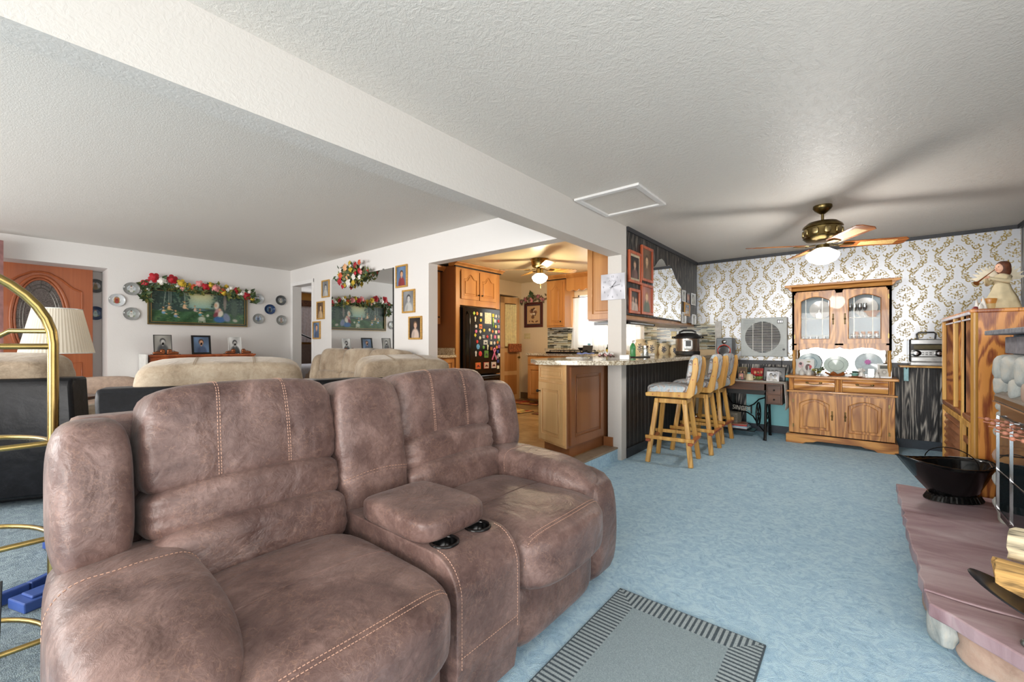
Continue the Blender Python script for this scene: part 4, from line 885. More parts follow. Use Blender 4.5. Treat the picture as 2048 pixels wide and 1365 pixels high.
# ------------------------------------------------ granite, mosaic, peninsula
def mk_granite():
    k = NT('speckled_granite', .08); n = k.noise(60, None, 4, .7, .6); v = k.noise(9, None, 3, .6, 1)
    f = k.math('ADD', k.math('MULTIPLY', n, .75), k.math('MULTIPLY', v, .28))
    k.col(k.ramp(f, [(.36, (60, 50, 44)), (.46, (170, 152, 124)), (.55, (212, 202, 180)), (.66, (232, 228, 218))])); return k.m
GRAN = mk_granite()
def mk_mosaic():
    k = NT('glass_strip_mosaic', .12); m = k.n('ShaderNodeMapping'); m.inputs['Rotation'].default_value = (R(-90), 0, 0); k.l(k.tc.outputs['Object'], m.inputs[0])
    b = k.n('ShaderNodeTexBrick', Scale=1.0, Color1=(.0, .0, .0, 1), Color2=(1, 1, 1, 1), Mortar=(.35, .35, .35, 1), Mortar_Size=.0012, Bias=0.0, Brick_Width=.15, Row_Height=.0165)
    b.offset = .37; b.squash = .7; b.squash_frequency = 3; k.l(m.outputs[0], b.inputs['Vector'])
    c = k.ramp(b.outputs['Color'], [(.0, (48, 50, 50)), (.14, (120, 128, 120)), (.35, (196, 196, 174)), (.55, (168, 158, 128)), (.75, (204, 208, 200)), (.95, (90, 84, 66))])
    for n_ in k.t.nodes:
        if n_.type == 'VALTORGB': n_.color_ramp.interpolation = 'CONSTANT'
    k.col(c); k.bump(b.outputs['Fac'], -.4, .002); return k.m
MOS = mk_mosaic()
bs = st('wall_backsplash', MB().bx(-4.55, -3.9, 6.605, 6.62, 1.12, 1.5).bx(-3.9, -2.72, 6.605, 6.62, 1.12, 1.16).bx(-2.72, -1.6, 6.605, 6.62, 1.12, 1.5), MOS)
t = T('peninsula_cabinet', 'honey maple peninsula end cabinet with a pale drawer and door, beside the white post', 'cabinet', (-2.06, 3.294, LF))
M_ = Matrix.Translation((0, 0, 0)) @ Matrix.Rotation(math.atan2(.188, -.445)+pi, 4, 'Z') @ Matrix.Translation((-.483, 0, 0))
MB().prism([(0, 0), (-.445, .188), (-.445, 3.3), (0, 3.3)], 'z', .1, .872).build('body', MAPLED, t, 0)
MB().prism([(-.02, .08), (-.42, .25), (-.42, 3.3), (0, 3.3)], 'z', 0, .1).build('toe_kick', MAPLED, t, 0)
f = MB(M_).bx(0, .483, -.004, .0, .1, .872).build('face_frame', MAPLEP, t, 0)
tmp = T('x', 'x', 'x'); bpy.data.objects.remove(tmp)
def sub_door(par, M, name, *a, **k):
    o = rp_door(name, *a, **k)
    for q in [o]+list(o.children):
        if q is o: q.matrix_local = M
    return o
sub_door(t, M_, 'drawer_front', .03, .455, .715, .85, -.004, MAPLEP, t, None, 0, fr=.02, th=.018)
d = sub_door(t, M_, 'door', .03, .455, .125, .69, -.004, MAPLEP, t, None, 0, fr=.06, th=.02)
MB().cyl((.062, -.024, .60), (.062, -.05, .60), .005, 8).sph((.062, -.056, .60), .015).build('knob', DKMETAL, d, 60)
Ms = Matrix.Translation((.0, 0, 0)) @ Matrix.Rotation(R(90), 4, 'Z')
sub_door(t, Ms, 'side_panel', .05, .70, .12, .85, -.0, MAPLED, t, None, 0, fr=.075, th=.02)
# countertop over the peninsula and along the bar
out = [(-2.55, 3.42), (-2.52, 3.36), (-2.32, 3.17), (-2.26, 3.155), (-1.9, 3.33), (-1.72, 3.46), (-1.64, 3.58), (-1.60, 3.75), (-1.60, 6.42), (-1.62, 6.60), (-2.62, 6.60), (-2.62, 3.5)]
pc = [(-2.016, 4.03), (-2.016, 4.15), (-1.864, 4.15), (-1.864, 4.03)]
cx_ = MB().prism([(-2.62, 3.5), (-2.55, 3.42), (-2.52, 3.36), (-2.32, 3.17), (-2.26, 3.155), (-1.9, 3.33), (-1.72, 3.46), (-1.64, 3.58), (-1.60, 3.75), (-1.60, 4.028), (-2.62, 4.028)], 'z', 1.0, 1.04)
cx_.bx(-2.62, -2.018, 4.028, 4.152, 1.0, 1.04).bx(-1.862, -1.60, 4.028, 4.152, 1.0, 1.04).prism([(-1.60, 4.152), (-1.60, 6.42), (-1.62, 6.60), (-2.62, 6.60), (-2.62, 4.152)], 'z', 1.0, 1.04)
tag(cx_.build('countertop', GRAN, None, 0), 'speckled granite countertop over the peninsula and the black bar', 'countertop')
tag(MB().bx(-4.6, -2.622, 5.98, 6.60, 1.0, 1.04).bx(-4.6, -2.75, 6.58, 6.60, 1.04, 1.12).build('countertop', GRAN, None, 0, .004), 'granite countertop under the kitchen window with a low backsplash', 'countertop')
t = T('base_cabinet', 'maple base cabinet run under the kitchen window', 'cabinet', (-4.58, 6.02, LF))
MB().bx(0, 1.95, 0, .56, .1, .872).build('body', MAPLE, t, 0)
for i in range(4): rp_door('door', .02+i*.485, .485+i*.485-.02, .12, .68, 0, MAPLE, t, None, 0, fr=.055); MB().bx(.02+i*.485, .465+i*.485, -.018, 0, .71, .85).build('drawer', MAPLE, t, 0, .004)
# upper cabinets
t = T('upper_cabinet', 'maple upper cabinet hanging behind the white post, over the peninsula', 'cabinet', (-2.322, 4.17, 1.465))
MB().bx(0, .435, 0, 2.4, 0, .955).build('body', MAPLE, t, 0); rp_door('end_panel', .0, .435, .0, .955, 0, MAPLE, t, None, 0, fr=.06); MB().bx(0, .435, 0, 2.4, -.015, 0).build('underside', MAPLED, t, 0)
t = T('range_hood', 'slim dark range hood under the black upper wall beside the post', 'hood', (-2.0, 4.22, 1.405)); MB().prism([(-.28, 0), (.12, 0), (.13, .02), (.12, .03), (-.28, .034)], 'y', 0, .76).build('hood_body', BLACK, t, 0, .004); MB().bx(.12, .132, .05, .71, .008, .022).build('front_strip', CHROME, t, 0)
def upcab(label, loc, rz, w_, h, d_, doors, kind='cath', mat=MAPLE, crown=True, knobs=True):
    t = T('upper_cabinet', label, 'cabinet', loc, rz); MB().bx(0, w_, 0, d_, 0, h).build('body', mat, t, 0); n = doors
    for i in range(n):
        a, b = .03+(w_-.06)*i/n+.004, .03+(w_-.06)*(i+1)/n-.004
        d = rp_door('door', a, b, .03, h-.05, 0, mat, t, kind, .075 if kind else 0, fr=.055)
        kx = (b-.03) if i % 2 == 0 else a+.03
        if knobs: MB().cyl((kx, -.02, .10), (kx, -.04, .10), .004, 8).sph((kx, -.045, .10), .013).build('knob', DKMETAL, d, 60)
    if crown:
        MB().prism([(0, h), (-.02, h), (-.03, h+.02), (-.07, h+.05), (-.075, h+.07), (0, h+.07)], 'x', -.03, w_+.06).build('crown_moulding', mat, t, 0, .003)
        MB().bx(-.02, w_+.03, -.024, .0, h-.012, h+.004).build('crown_painted_shadow', BLACKM, t, 0)  # black strip put in as the shadow line under the crown
    return t
upcab('maple wall cabinet with an arched door left of the kitchen window', (-4.35, 6.29, 1.5), 0, .38, .85, .32, 1)
t = T('window_valance', 'scalloped amber maple valance board over the kitchen window', 'valance', (-3.95, 6.31, 2.11))
sc_ = [(0, .24), (0, .06)]+[(i*.02, .06-.028*abs(sin(pi*i*.02/.13))-.02) for i in range(1, 82)]+[(1.63, .24)]
MB().prism(sc_, 'y', 0, .02).build('valance_board', MAPLE, t, 0, .002); MB().prism([(0, .24), (-.03, .26), (-.07, .29), (-.075, .31), (0.02, .31), (.02, .24)], 'x', 0, 1.63).build('crown_moulding', MAPLE, t, 0, .003)
# window over the sink
winframe('window_4', -3.9, -2.72, 1.16, 2.08, 6.66, 2, .05)
def mk_sheer():
    k = NT('sheer_voile', .9); k.col((236, 238, 238)); tl = k.n('ShaderNodeBsdfTranslucent'); tl.inputs[0].default_value = (.9, .92, .92, 1); tr = k.n('ShaderNodeBsdfTransparent')
    a = k.n('ShaderNodeMixShader'); a.inputs[0].default_value = .3; k.l(k.b.outputs[0], a.inputs[1]); k.l(tl.outputs[0], a.inputs[2])
    b = k.n('ShaderNodeMixShader'); b.inputs[0].default_value = .1; k.l(a.outputs[0], b.inputs[1]); k.l(tr.outputs[0], b.inputs[2]); k.l(b.outputs[0], k.t.nodes['Material Output'].inputs[0]); return k.m
SHEER = mk_sheer()
def curtain(label, x0, x1, z0, z1, y, waves, amp, mat, rot=None, loc=(0, 0, 0), scallop=0, flare=0, name='curtain', grp=None):
    nx, nz = 90, 8; vs_ = []
    for j in range(nz+1):
        for i in range(nx+1):
            u, v_ = i/nx, j/nz; x = x0+(x1-x0)*u; z = z1+(z0-z1)*v_
            if j == nz: z += scallop*abs(sin(u*waves*pi))
            vs_.append((x+flare*v_*v_*(u-.5), y+amp*sin(u*waves*2*pi)*(.4+.6*v_)+amp*.4*sin(u*waves*5+v_*3), z))
    o = MB(rot).add(vs_, [(j*(nx+1)+i, (j+1)*(nx+1)+i, (j+1)*(nx+1)+i+1, j*(nx+1)+i+1) for j in range(nz) for i in range(nx)]).build(name, mat, None, 180, loc=loc)
    return tag(o, label, 'curtain', grp)
curtain('sheer white curtain panel gathered at the left of the kitchen window', -3.94, -3.55, 1.10, 2.02, 6.52, 4, .022, SHEER, scallop=.02, flare=.1)
curtain('sheer white scalloped cafe curtain across the kitchen window', -3.55, -2.62, 1.08, 1.62, 6.50, 11, .018, SHEER, scallop=.03)
tag(MB().cyl((-3.95, 6.52, 2.03), (-2.66, 6.52, 2.03), .006, 8).build('curtain_rod', ABRASS, None, 60), 'thin brass curtain rod with rings over the kitchen window', 'curtain rod')
# canisters, pressure cooker, small things on the counters
CAN = plain('cream_stoneware', (222, 212, 182), .3, 0, .03); BLUEP = plain('blue_flower_print', (64, 76, 104), .4, 0, .3, 120)
for i, (x, h, r, lab) in enumerate(((-2.60, .235, .092, 'tallest cream crock with a painted flower, leftmost on the back counter'), (-2.415, .205, .086, 'second tallest cream crock with a painted flower, partly behind the glass jar'), (-2.235, .17, .080, 'third cream crock with a painted flower on the back counter'), (-2.07, .145, .072, 'smallest cream crock with a painted flower, rightmost of the four'))):
    t = T('canister', lab, 'canister', (x, 6.30, 1.04), 18, 'painted stoneware canisters')
    MB().lathe([(r*.78, 0), (r*.92, h*.15), (r, h*.45), (r*.93, h*.72), (r*.72, h*.82), (r*.72, h*.86), (r*.80, h*.9), (r*.78, h*.95), (r*.5, h)], 28).build('crock', CAN, t, 60)
    m = MB()
    for j in range(16): a = j*2.4; q = .5*math.sqrt(j/16); th = -pi/2+q*cos(a)*.9; m.sph((r*.985*cos(th), r*.985*sin(th), h*.45+q*sin(a)*h*.55), .010*(1.1-q), .006, .010, 6, 4)
    m.build('painted_flower', BLUEP, t, 60)
STEEL = plain('brushed_steel', (168, 156, 146), .25, .9, .03)
t = T('pressure_cooker', 'stainless electric pressure cooker with a domed black lid at the end of the bar', 'cooker', (-1.83, 6.08, 1.04), 20)
MB().lathe([(.145, 0), (.16, .01), (.16, .055), (.156, .06)], 36).build('base', BLACKM, t, 40); MB().lathe([(.155, .058), (.155, .23)], 36).build('steel_body', STEEL, t, 40)
MB().lathe([(.158, .23), (.168, .235), (.17, .25), (.162, .265), (.13, .295), (.08, .31), (0, .315)], 36).build('lid', BLACKM, t, 40)
MB().tube([(-.11, 0, .27), (-.10, 0, .325), (-.05, 0, .345), (.05, 0, .345), (.10, 0, .325), (.11, 0, .27)], .013, 8).build('lid_handle', BLACK, t, 60)
for sg in (-1, 1): MB().pillow((sg*.18, 0, .25), (.05, .07, .03), 4, 5).build('side_handle', BLACK, t, 60)
cp = MB().pillow((-.0, -.158, .145), (.115, .02, .14), 5, 8).build('control_panel', plain('panel_silver', (206, 208, 208), .2, .3), t, 60)
MB().bx(-.035, .035, -.170, -.160, .125, .20).build('display', BLACK, cp, 0, .004)
tag(MB().pillow((0, 0, .012), (.1, .13, .022), 3, 6).tube([(0, .05, .012), (.05, .09, .018), (.10, .06, .01)], .004, 5).build('pot_lid_rest', BLACKM, None, 60, loc=(-1.70, 5.72, 1.041)), 'black spoon rest on the bar counter beside the pressure cooker', 'spoon rest')
t = T('soap_bottle', 'green dish soap bottle behind the white post', 'bottle', (-2.14, 4.95, 1.04))
MB().lathe([(.032, 0), (.035, .01), (.033, .06), (.035, .12), (.02, .155), (.012, .165)], 20).build('bottle_body', plain('green_soap', (84, 168, 108), .15, 0, .05), t, 60); MB().cyl((0, 0, .165), (0, 0, .195), .008, 10).cyl((0, 0, .195), (.03, -.01, .192), .006, 8).build('pump', GREY, t, 60)
t = T('glass_jar', 'clear glass jar with a silver lid on the bar counter', 'jar', (-2.0, 5.0, 1.04), 0); MB().lathe([(.034, 0), (.036, .01), (.036, .11), (.033, .12), (.031, .11), (.033, .012), (0, .008)], 22).build('glass', GLASSY, t, 60); MB().lathe([(.037, .11), (.037, .135), (0, .14)], 22).build('lid', CHROME, t, 40); MB().lathe([(.030, .006), (.030, .055), (0, .058)], 18).build('contents', CERAM, t, 60)
tag(MB().bx(-.02, .02, -.12, .13, 0, .012).build('remote_control', BLACKM, None, 0, .003, loc=(-1.93, 4.62, 1.0405), rot=(0, 0, R(-50))), 'thin black wand lying on the counter beside the soap bottle', 'remote')
tag(MB().bx(-.09, .09, -.05, .05, 0, .035).build('napkin_holder', CERAM, None, 0, .008, loc=(-2.15, 5.45, 1.0405), rot=(0, 0, R(20))), 'white tray in front of the cream crocks', 'tray')
t = T('candy_dish', 'clear blue rimmed ruffled glass dish left of the post on the peninsula', 'bowl', (-2.16, 3.82, 1.041))
def ruffle(r, h, n, amp):
    m = MB(); K = 40; V = []
    for (rr, zz, aa) in ((r*.4, 0, 0), (r*.5, h*.1, 0), (r*.85, h*.55, .3), (r*1.05, h, 1)):
        for k_ in range(K): a = 2*pi*k_/K; q = 1+amp*aa*sin(n*a); V.append((rr*q*cos(a), rr*q*sin(a), zz+amp*aa*h*.6*cos(n*a)))
    m.add(V, [(j*K+k_, j*K+(k_+1) % K, (j+1)*K+(k_+1) % K, (j+1)*K+k_) for j in range(3) for k_ in range(K)]+[tuple(range(K))[::-1]]); return m
o = ruffle(.075, .055, 6, .14).build('bowl_glass', GLASSY, t, 60); m = MB(); m.tube([(.079*(1+.14*sin(6*a))*cos(a), .079*(1+.14*sin(6*a))*sin(a), .055+.14*.033*cos(6*a)) for a in [2*pi*i/40 for i in range(40)]], .004, 5, True); m.build('blue_rim', plain('cobalt_rim', (110, 130, 196), .15), t, 60)
t = T('candy_bowl', 'beaded dish of dark and white candies in front of the post on the peninsula', 'bowl', (-1.95, 3.86, 1.041)); ruffle(.08, .04, 8, .06).build('dish', GLASSY, t, 60)
m = MB(); m2 = MB(); m3 = MB()
for i in range(66): a = i*2.4; q = .078*math.sqrt(i/66); (m, m2, m3)[i % 3].sph((q*cos(a), q*sin(a), .022+.028*(1-q/.09)+.012*((i*5) % 3)), .0105, n=6, m=4)
for o, mt in ((m, plain('dark_candy', (70, 34, 30), .3)), (m2, CERAM), (m3, plain('pink_candy', (196, 150, 150), .3))): x_ = o.build('candies', mt, t, 60); x_['kind'] = 'stuff'
tag(MB().bx(-.045, .045, -.035, .035, 0, .045).build('card_box', CERAM, None, 0, .003, loc=(-1.74, 3.84, 1.041), rot=(0, 0, R(15))), 'small white box on the peninsula right of the candy bowl', 'box')
tag(MB().bx(-.12, .12, -.08, .08, 0, .008).build('papers', CERAM, None, 0, .002, loc=(-2.42, 4.1, 1.041), rot=(0, 0, R(25))), 'loose white papers behind the ruffled glass dish on the peninsula', 'papers')
# stove and kit on the window counter
t = T('stovetop', 'black gas stovetop with grates on the window counter', 'stove', (-3.75, 6.2, 1.041))
MB().bx(-.38, .38, -.26, .20, 0, .03).build('top', BLACK, t, 0, .006); g_ = MB()
for x in (-.2, .2):
    for dx in (-.13, 0, .13): g_.bx(x+dx-.006, x+dx+.006, -.2, .16, .045, .057)
    for y in (-.19, -.02, .15): g_.bx(x-.15, x+.15, y-.006, y+.006, .045, .057)
    for dx in (-.14, .14):
        for y in (-.19, .15): g_.bx(x+dx-.006, x+dx+.006, y-.006, y+.006, .03, .05)
g_.build('grates', BLACKM, t, 0)
t = T('skillet', 'black skillet with its handle up on the stovetop', 'pan', (-3.55, 6.23, 1.10)); MB().lathe([(.08, 0), (.11, .04), (.105, .04), (.075, .006), (0, .006)], 24).build('pan', BLACKM, t, 60)
t = T('griddle_lid', 'tilted black griddle press with a blue handle on the counter', 'pan', (-3.42, 6.10, 1.07)); MB().bx(-.09, .09, -.01, .01, 0, .11, Matrix.Rotation(R(-15), 4, 'X')).build('plate_iron', BLACKM, t, 0, .008); MB().sph((.02, .03, .125), .03, .02, .018).build('blue_knob', plain('sky_blue_plastic', (120, 176, 206), .4), t, 60)
t = T('kitchen_faucet', 'tall dark kitchen faucet beside the post', 'faucet', (-2.95, 6.42, 1.041)); MB().tube([(0, 0, 0), (0, 0, .25), (0, -.03, .31), (0, -.09, .32), (0, -.13, .27), (0, -.13, .2)], .013, 10).build('spout', DKMETAL, t, 60); MB().cyl((.05, 0, 0), (.05, 0, .07), .012).build('lever', DKMETAL, t, 60)
t = T('oil_bottle', 'small dark oil bottle with yellow label left of the post', 'bottle', (-3.0, 6.0, 1.041)); MB().lathe([(.028, 0), (.03, .01), (.03, .09), (.012, .12), (.012, .15), (0, .152)], 16).build('glass', plain('dark_olive_glass', (40, 44, 26), .15), t, 60); MB().lathe([(.0305, .03), (.0305, .075)], 16).build('label', plain('yellow_label', (190, 168, 60), .5), t, 60)
for x, y, lab in ((-2.19, 6.603, 'cream double outlet on the mosaic above the crocks'), (-4.06, 6.603, 'cream outlet plate on the mosaic left of the window')):
    t = T('outlet', lab, 'outlet', (x, y, 1.335)); p_ = MB().bx(-.04, .04, -.008, 0, -.06, .06).build('plate', plain('ivory_plastic', (220, 208, 160), .4), t, 0, .003)
    for z in (-.025, .025): MB().bx(-.015, .015, -.011, -.008, z-.014, z+.014).build('socket', CAN, t, 0, .002)
t = T('paper_towel_holder', 'white under cabinet light strip below the wall cabinet', 'light', (-4.1, 6.42, 1.478)); MB().bx(-.2, .2, -.05, .05, 0, .02).build('strip_body', CERAM, t, 0, .006)
# ------------------------------------------------ fridge wall
t = T('fridge_surround', 'tall maple fridge surround cabinet with two cathedral doors above the black fridge', 'cabinet', (-4.62, 4.29, LF), 90)
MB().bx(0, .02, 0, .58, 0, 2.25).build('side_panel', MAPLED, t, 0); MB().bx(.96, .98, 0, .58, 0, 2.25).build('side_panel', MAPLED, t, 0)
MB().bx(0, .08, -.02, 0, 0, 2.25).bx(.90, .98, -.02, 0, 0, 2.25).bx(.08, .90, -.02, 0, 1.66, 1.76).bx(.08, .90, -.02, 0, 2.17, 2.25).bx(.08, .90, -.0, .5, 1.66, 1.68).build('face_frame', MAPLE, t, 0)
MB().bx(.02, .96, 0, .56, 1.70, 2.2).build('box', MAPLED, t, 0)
for a, b, kx in ((.095, .475, .445), (.495, .875, .525)):
    d = rp_door('door', a, b, 1.755, 2.19, -.02, MAPLE, t, 'cath', .075, fr=.055); MB().cyl((kx, -.04, 1.83), (kx, -.06, 1.83), .004, 8).sph((kx, -.065, 1.83), .013).build('knob', DKMETAL, d, 60)
MB().prism([(0, 2.24), (-.03, 2.24), (-.045, 2.26), (-.09, 2.28), (-.095, 2.29), (.1, 2.29), (.1, 2.24)], 'x', -.04, 1.05).build('crown_moulding', MAPLE, t, 0, .003); MB().bx(-.03, 1.0, -.04, -.018, 2.222, 2.24).build('crown_painted_shadow', BLACKM, t, 0)  # last strip is black to stand for the shade below this crown
t = T('refrigerator', 'glossy black bottom freezer refrigerator covered in magnets', 'refrigerator', (-4.60, 4.40, LF), 90)
MB().bx(.0, .79, -.0, .55, .02, 1.64).build('case', BLACKM, t, 0)
fd = MB().bx(.0, .79, -.09, -.008, .60, 1.64).build('fridge_door', BLACK, t, 0, .014); MB().tube([(.045, -.095, .66), (.04, -.135, .72), (.04, -.14, 1.1), (.04, -.135, 1.5), (.045, -.095, 1.56)], .014, 8).build('handle', BLACK, fd, 60)
zd = MB().bx(.0, .79, -.09, -.008, .06, .585).build('freezer_drawer', BLACK, t, 0, .014); MB().tube([(.06, -.095, .53), (.09, -.13, .54), (.7, -.13, .54), (.73, -.095, .53)], .014, 8).build('handle', BLACK, zd, 60)
# magnets: (across 0-1, down 0-1, kind, colour, label)
mc = {'yellow': (212, 196, 60), 'orange': (222, 132, 60), 'cream': (222, 212, 180), 'white': (222, 222, 218), 'red': (196, 52, 48), 'pink': (226, 110, 150), 'blue': (96, 158, 206), 'green': (104, 156, 70), 'brown': (140, 90, 56), 'navy': (46, 60, 120), 'grey': (150, 154, 158), 'lime': (176, 206, 70), 'purple': (140, 70, 140)}
mm = {k_: plain('magnet_'+k_, v_, .4, 0, .25, 90) for k_, v_ in mc.items()}
MAG = [(.06, .06, 'd', 'lime'), (.17, .06, 'r', 'orange'), (.31, .07, 's', 'cream'), (.10, .15, 't', 'cream'), (.30, .16, 'r', 'yellow'), (.56, .12, 'N', 'cream'), (.76, .07, 's', 'yellow'), (.87, .08, 'r', 'white'), (.97, .08, 'r', 'grey'), (.76, .15, 't', 'lime'), (.83, .16, 's', 'white'), (.97, .16, 'r', 'red'), (.13, .26, 'r', 'white'), (.29, .26, 'S', 'orange'), (.76, .22, 't', 'green'), (.86, .25, 'r', 'yellow'), (.97, .25, 's', 'grey'),
 (.13, .34, 'r', 'pink'), (.28, .34, 'd', 'cream'), (.42, .32, 'r', 'yellow'), (.62, .31, 'r', 'cream'), (.74, .33, 'd', 'orange'), (.87, .34, 's', 'cream'), (.98, .33, 'r', 'pink'), (.10, .40, 'd', 'yellow'), (.27, .44, 'r', 'cream'), (.40, .42, 's', 'grey'), (.54, .42, 'd', 'red'), (.68, .42, 't', 'cream'), (.83, .42, 's', 'pink'), (.97, .42, 's', 'cream'), (.17, .50, 'r', 'red'), (.47, .51, 'P', 'white'), (.68, .52, 's', 'cream'), (.81, .52, 'r', 'white'), (.93, .51, 'd', 'orange'), (.98, .47, 'r', 'green'), (.20, .58, 'R', 'blue'), (.40, .59, 'r', 'green'), (.55, .59, 't', 'cream'), (.69, .61, 's', 'brown'), (.90, .59, 'r', 'orange'), (.99, .58, 's', 'purple'),
 (.12, .69, 't', 'white'), (.28, .69, 'R', 'red'), (.50, .70, 'P', 'green'), (.80, .68, 'B', 'pink'), (.94, .66, 's', 'navy'), (.99, .72, 's', 'white'), (.93, .75, 's', 'grey'), (.95, .82, 's', 'navy'), (.20, .88, 'C', 'orange'), (.50, .88, 'C', 'red'), (.78, .88, 'C', 'grey'), (.95, .92, 's', 'cream')]
rowsn = ['top', 'second', 'third', 'fourth', 'fifth', 'sixth', 'lowest']; coln = ['left edge', 'left', 'centre', 'right', 'right edge']; seen = set()
shp = {'d': 'diamond', 'r': 'round', 's': 'square', 't': 'tall', 'N': 'notepad', 'S': 'large square', 'P': 'picture', 'R': 'large round', 'B': 'ribbon', 'C': 'car photo'}
for u, v_, kd, cc in MAG:
    m = MB(); x = .14+.62*u; z = 1.60-1.0*v_*.98
    if kd == 'd': m.prism([(0, -.03), (.026, 0), (0, .03), (-.026, 0)], 'y', -.006, 0)
    elif kd == 'r': m.lathe([(.022, 0), (.022, .005), (0, .007)], 14, M=Matrix.Rotation(R(90), 4, 'X'), sy=1.2)
    elif kd == 'R': m.lathe([(.036, 0), (.036, .005), (0, .008)], 16, M=Matrix.Rotation(R(90), 4, 'X'), sy=1.1)
    elif kd == 's': m.bx(-.025, .025, -.005, 0, -.026, .026)
    elif kd == 'S': m.bx(-.034, .034, -.005, 0, -.036, .036)
    elif kd == 't': m.prism([(-.008, -.04), (.010, -.04), (.012, 0), (.02, .02), (.006, .045), (-.016, .03), (-.010, 0)], 'y', -.006, 0)
    elif kd == 'N': m.bx(-.075, .075, -.006, 0, -.09, .085)
    elif kd == 'P': m.bx(-.045, .045, -.005, 0, -.035 if cc == 'white' else -.055, .035 if cc == 'white' else .055)
    elif kd == 'C': m.bx(-.058, .058, -.004, 0, -.05, .05)
    elif kd == 'B': m.tube([(.05, -.004, -.11), (.0, -.006, .0), (-.02, -.007, .05), (.0, -.008, .075), (.03, -.007, .05), (.0, -.006, 0), (-.05, -.004, -.11)], .011, 6)
    r_ = min(6, int(v_*7.2)); c_ = min(4, int(u*5)); lab = '%s %s magnet, %s row, %s of the black fridge door' % (cc, shp[kd], rowsn[r_], coln[c_])
    if lab in seen: lab = lab.replace('magnet', 'magnet just below its twin')
    seen.add(lab)
    wx, wy = -4.60+.0905, 4.40+x
    o = tag(m.build('fridge_magnet', mm[cc], None, 0, loc=(wx, wy, LF+z), rot=(0, 0, R(90))), lab, 'magnet', 'magnets on the fridge door')
    if kd in 'CPS':
        bgc = {'orange': (216, 110, 66), 'red': (196, 180, 160), 'grey': (206, 190, 180), 'white': (200, 204, 206), 'green': (90, 130, 60)}.get(cc, (200, 190, 170))
        a = blank(22, 26, bgc); ell(a, .5, .6, .36, .14, (170, 50, 40) if kd == 'C' else (60, 66, 70)); ell(a, .5, .5, .2, .14, (40, 44, 52)); ell(a, .28, .7, .08, .1, (20, 20, 22)); ell(a, .72, .7, .08, .1, (20, 20, 22))
        W_ = .104 if kd == 'C' else (.078 if kd == 'P' else .055); raster('print', a, W_, W_*.85 if cc != 'green' else W_*1.2, o, (0, -.0075, 0))
# left counter and upper cabinet before the fridge
upcab('tall maple wall cabinet at the left edge of the kitchen opening', (-4.87, 3.22, 1.5), 90, 1.0, .80, .33, 3)
t = T('base_cabinet', 'maple base cabinet left of the fridge', 'cabinet', (-4.62, 3.25, LF), 90); MB().bx(0, 1.03, 0, .57, .1, .872).build('body', MAPLE, t, 0)
for i in range(3): d = rp_door('door', .01+i*.34, .34+i*.34-.01, .12, .85, 0, MAPLE, t, None, 0, fr=.05); MB().cyl((.17+i*.34, -.02, .79), (.17+i*.34, -.045, .79), .01, 8).build('knob', DKMETAL, d, 60)
tag(MB().bx(-5.19, -4.58, 3.22, 4.285, 1.0, 1.04).bx(-5.2, -4.62, 4.265, 4.285, 1.04, 1.14).build('countertop', GRAN, None, 0, .004), 'granite countertop left of the fridge with a granite upstand', 'countertop')
angel('vase_figurine', 'olive glazed figurine in the corner of the left kitchen counter', -4.95, 3.82, 1.04, .33, 60, dress=plain('olive_glaze', (150, 130, 76), .3, 0, .2), cat='figurine')
# kitchen door, casing, picture, switch, vent, rugs
ORG = plain('warm_hall_paint', (224, 170, 96), .6, 0, .02)
st('wall_hall', MB().bx(-6.6, -6.5, 5.6, 6.62, LF, 2.43).bx(-6.5, -5.32, 6.56, 6.62, LF, 2.43), ORG)
st('trim_7', MB().bx(-5.2, -5.185, 5.89, 5.95, LF, 2.20).bx(-5.2, -5.185, 6.5, 6.56, LF, 2.20).bx(-5.2, -5.183, 5.87, 6.58, 2.14, 2.21), CREAM, bevel=.003)
t = T('kitchen_door', 'half glazed cream maple door standing open beside the fridge', 'door', (-5.24, 6.02, LF), 78)
MB().bx(0, .46, -.02, .02, .0, 1.0).bx(0, .1, -.02, .02, 1.0, 1.98).bx(.38, .46, -.02, .02, 1.0, 1.98).bx(0, .46, -.02, .02, 1.86, 1.98).build('door_leaf', MAPLEP, t, 0, .004)
for z0, z1 in ((.1, .48), (.56, .92)): MB().bx(.09, .39, -.026, -.018, z0, z1).build('panel', MAPLE, t, 0, .006)
MB().bx(.1, .38, -.004, .004, 1.0, 1.86).build('glass_pane', GLASS, t, 0); MB().cyl((.42, -.02, .82), (.42, -.05, .82), .01).sph((.42, -.062, .82), .024).build('door_knob', ABRASS, t, 60)
c_ = curtain('cream lace curtain over the glass of the kitchen door', .1, .38, 1.03, 1.84, -.03, 6, .012, plain('cream_lace', (236, 226, 176), .8), rot=Matrix.Rotation(R(78), 4, 'Z'), loc=(-5.24, 6.02, LF), name='door_curtain')
t = T('letter_rack', 'brown wicker basket hanging on the kitchen door', 'basket', (-5.19, 6.16, 1.05), 78); MB().bx(-.0, .30, -.09, -.035, 0, .16).build('basket', plain('brown_wicker', (142, 82, 46), .8, 0, .4, 60, .6), t, 0, .01)
a = blank(60, 46, (196, 160, 116)); 
for i in range(26): q = .26*math.sqrt(i/26); ell(a, .5+q*cos(i*2.4), .34+q*.8*sin(i*2.4), .07, .05, ((96, 60, 44), (140, 96, 70), (212, 190, 160), (70, 46, 38))[i % 4])
ell(a, .55, .45, .09, .07, (226, 208, 180)); ell(a, .45, .63, .13, .1, (110, 74, 54))
for i in range(7): ell(a, .2+.1*i, .86+.03*(i % 2), .06, .045, ((120, 80, 50), (206, 180, 140), (90, 50, 40))[i % 3])
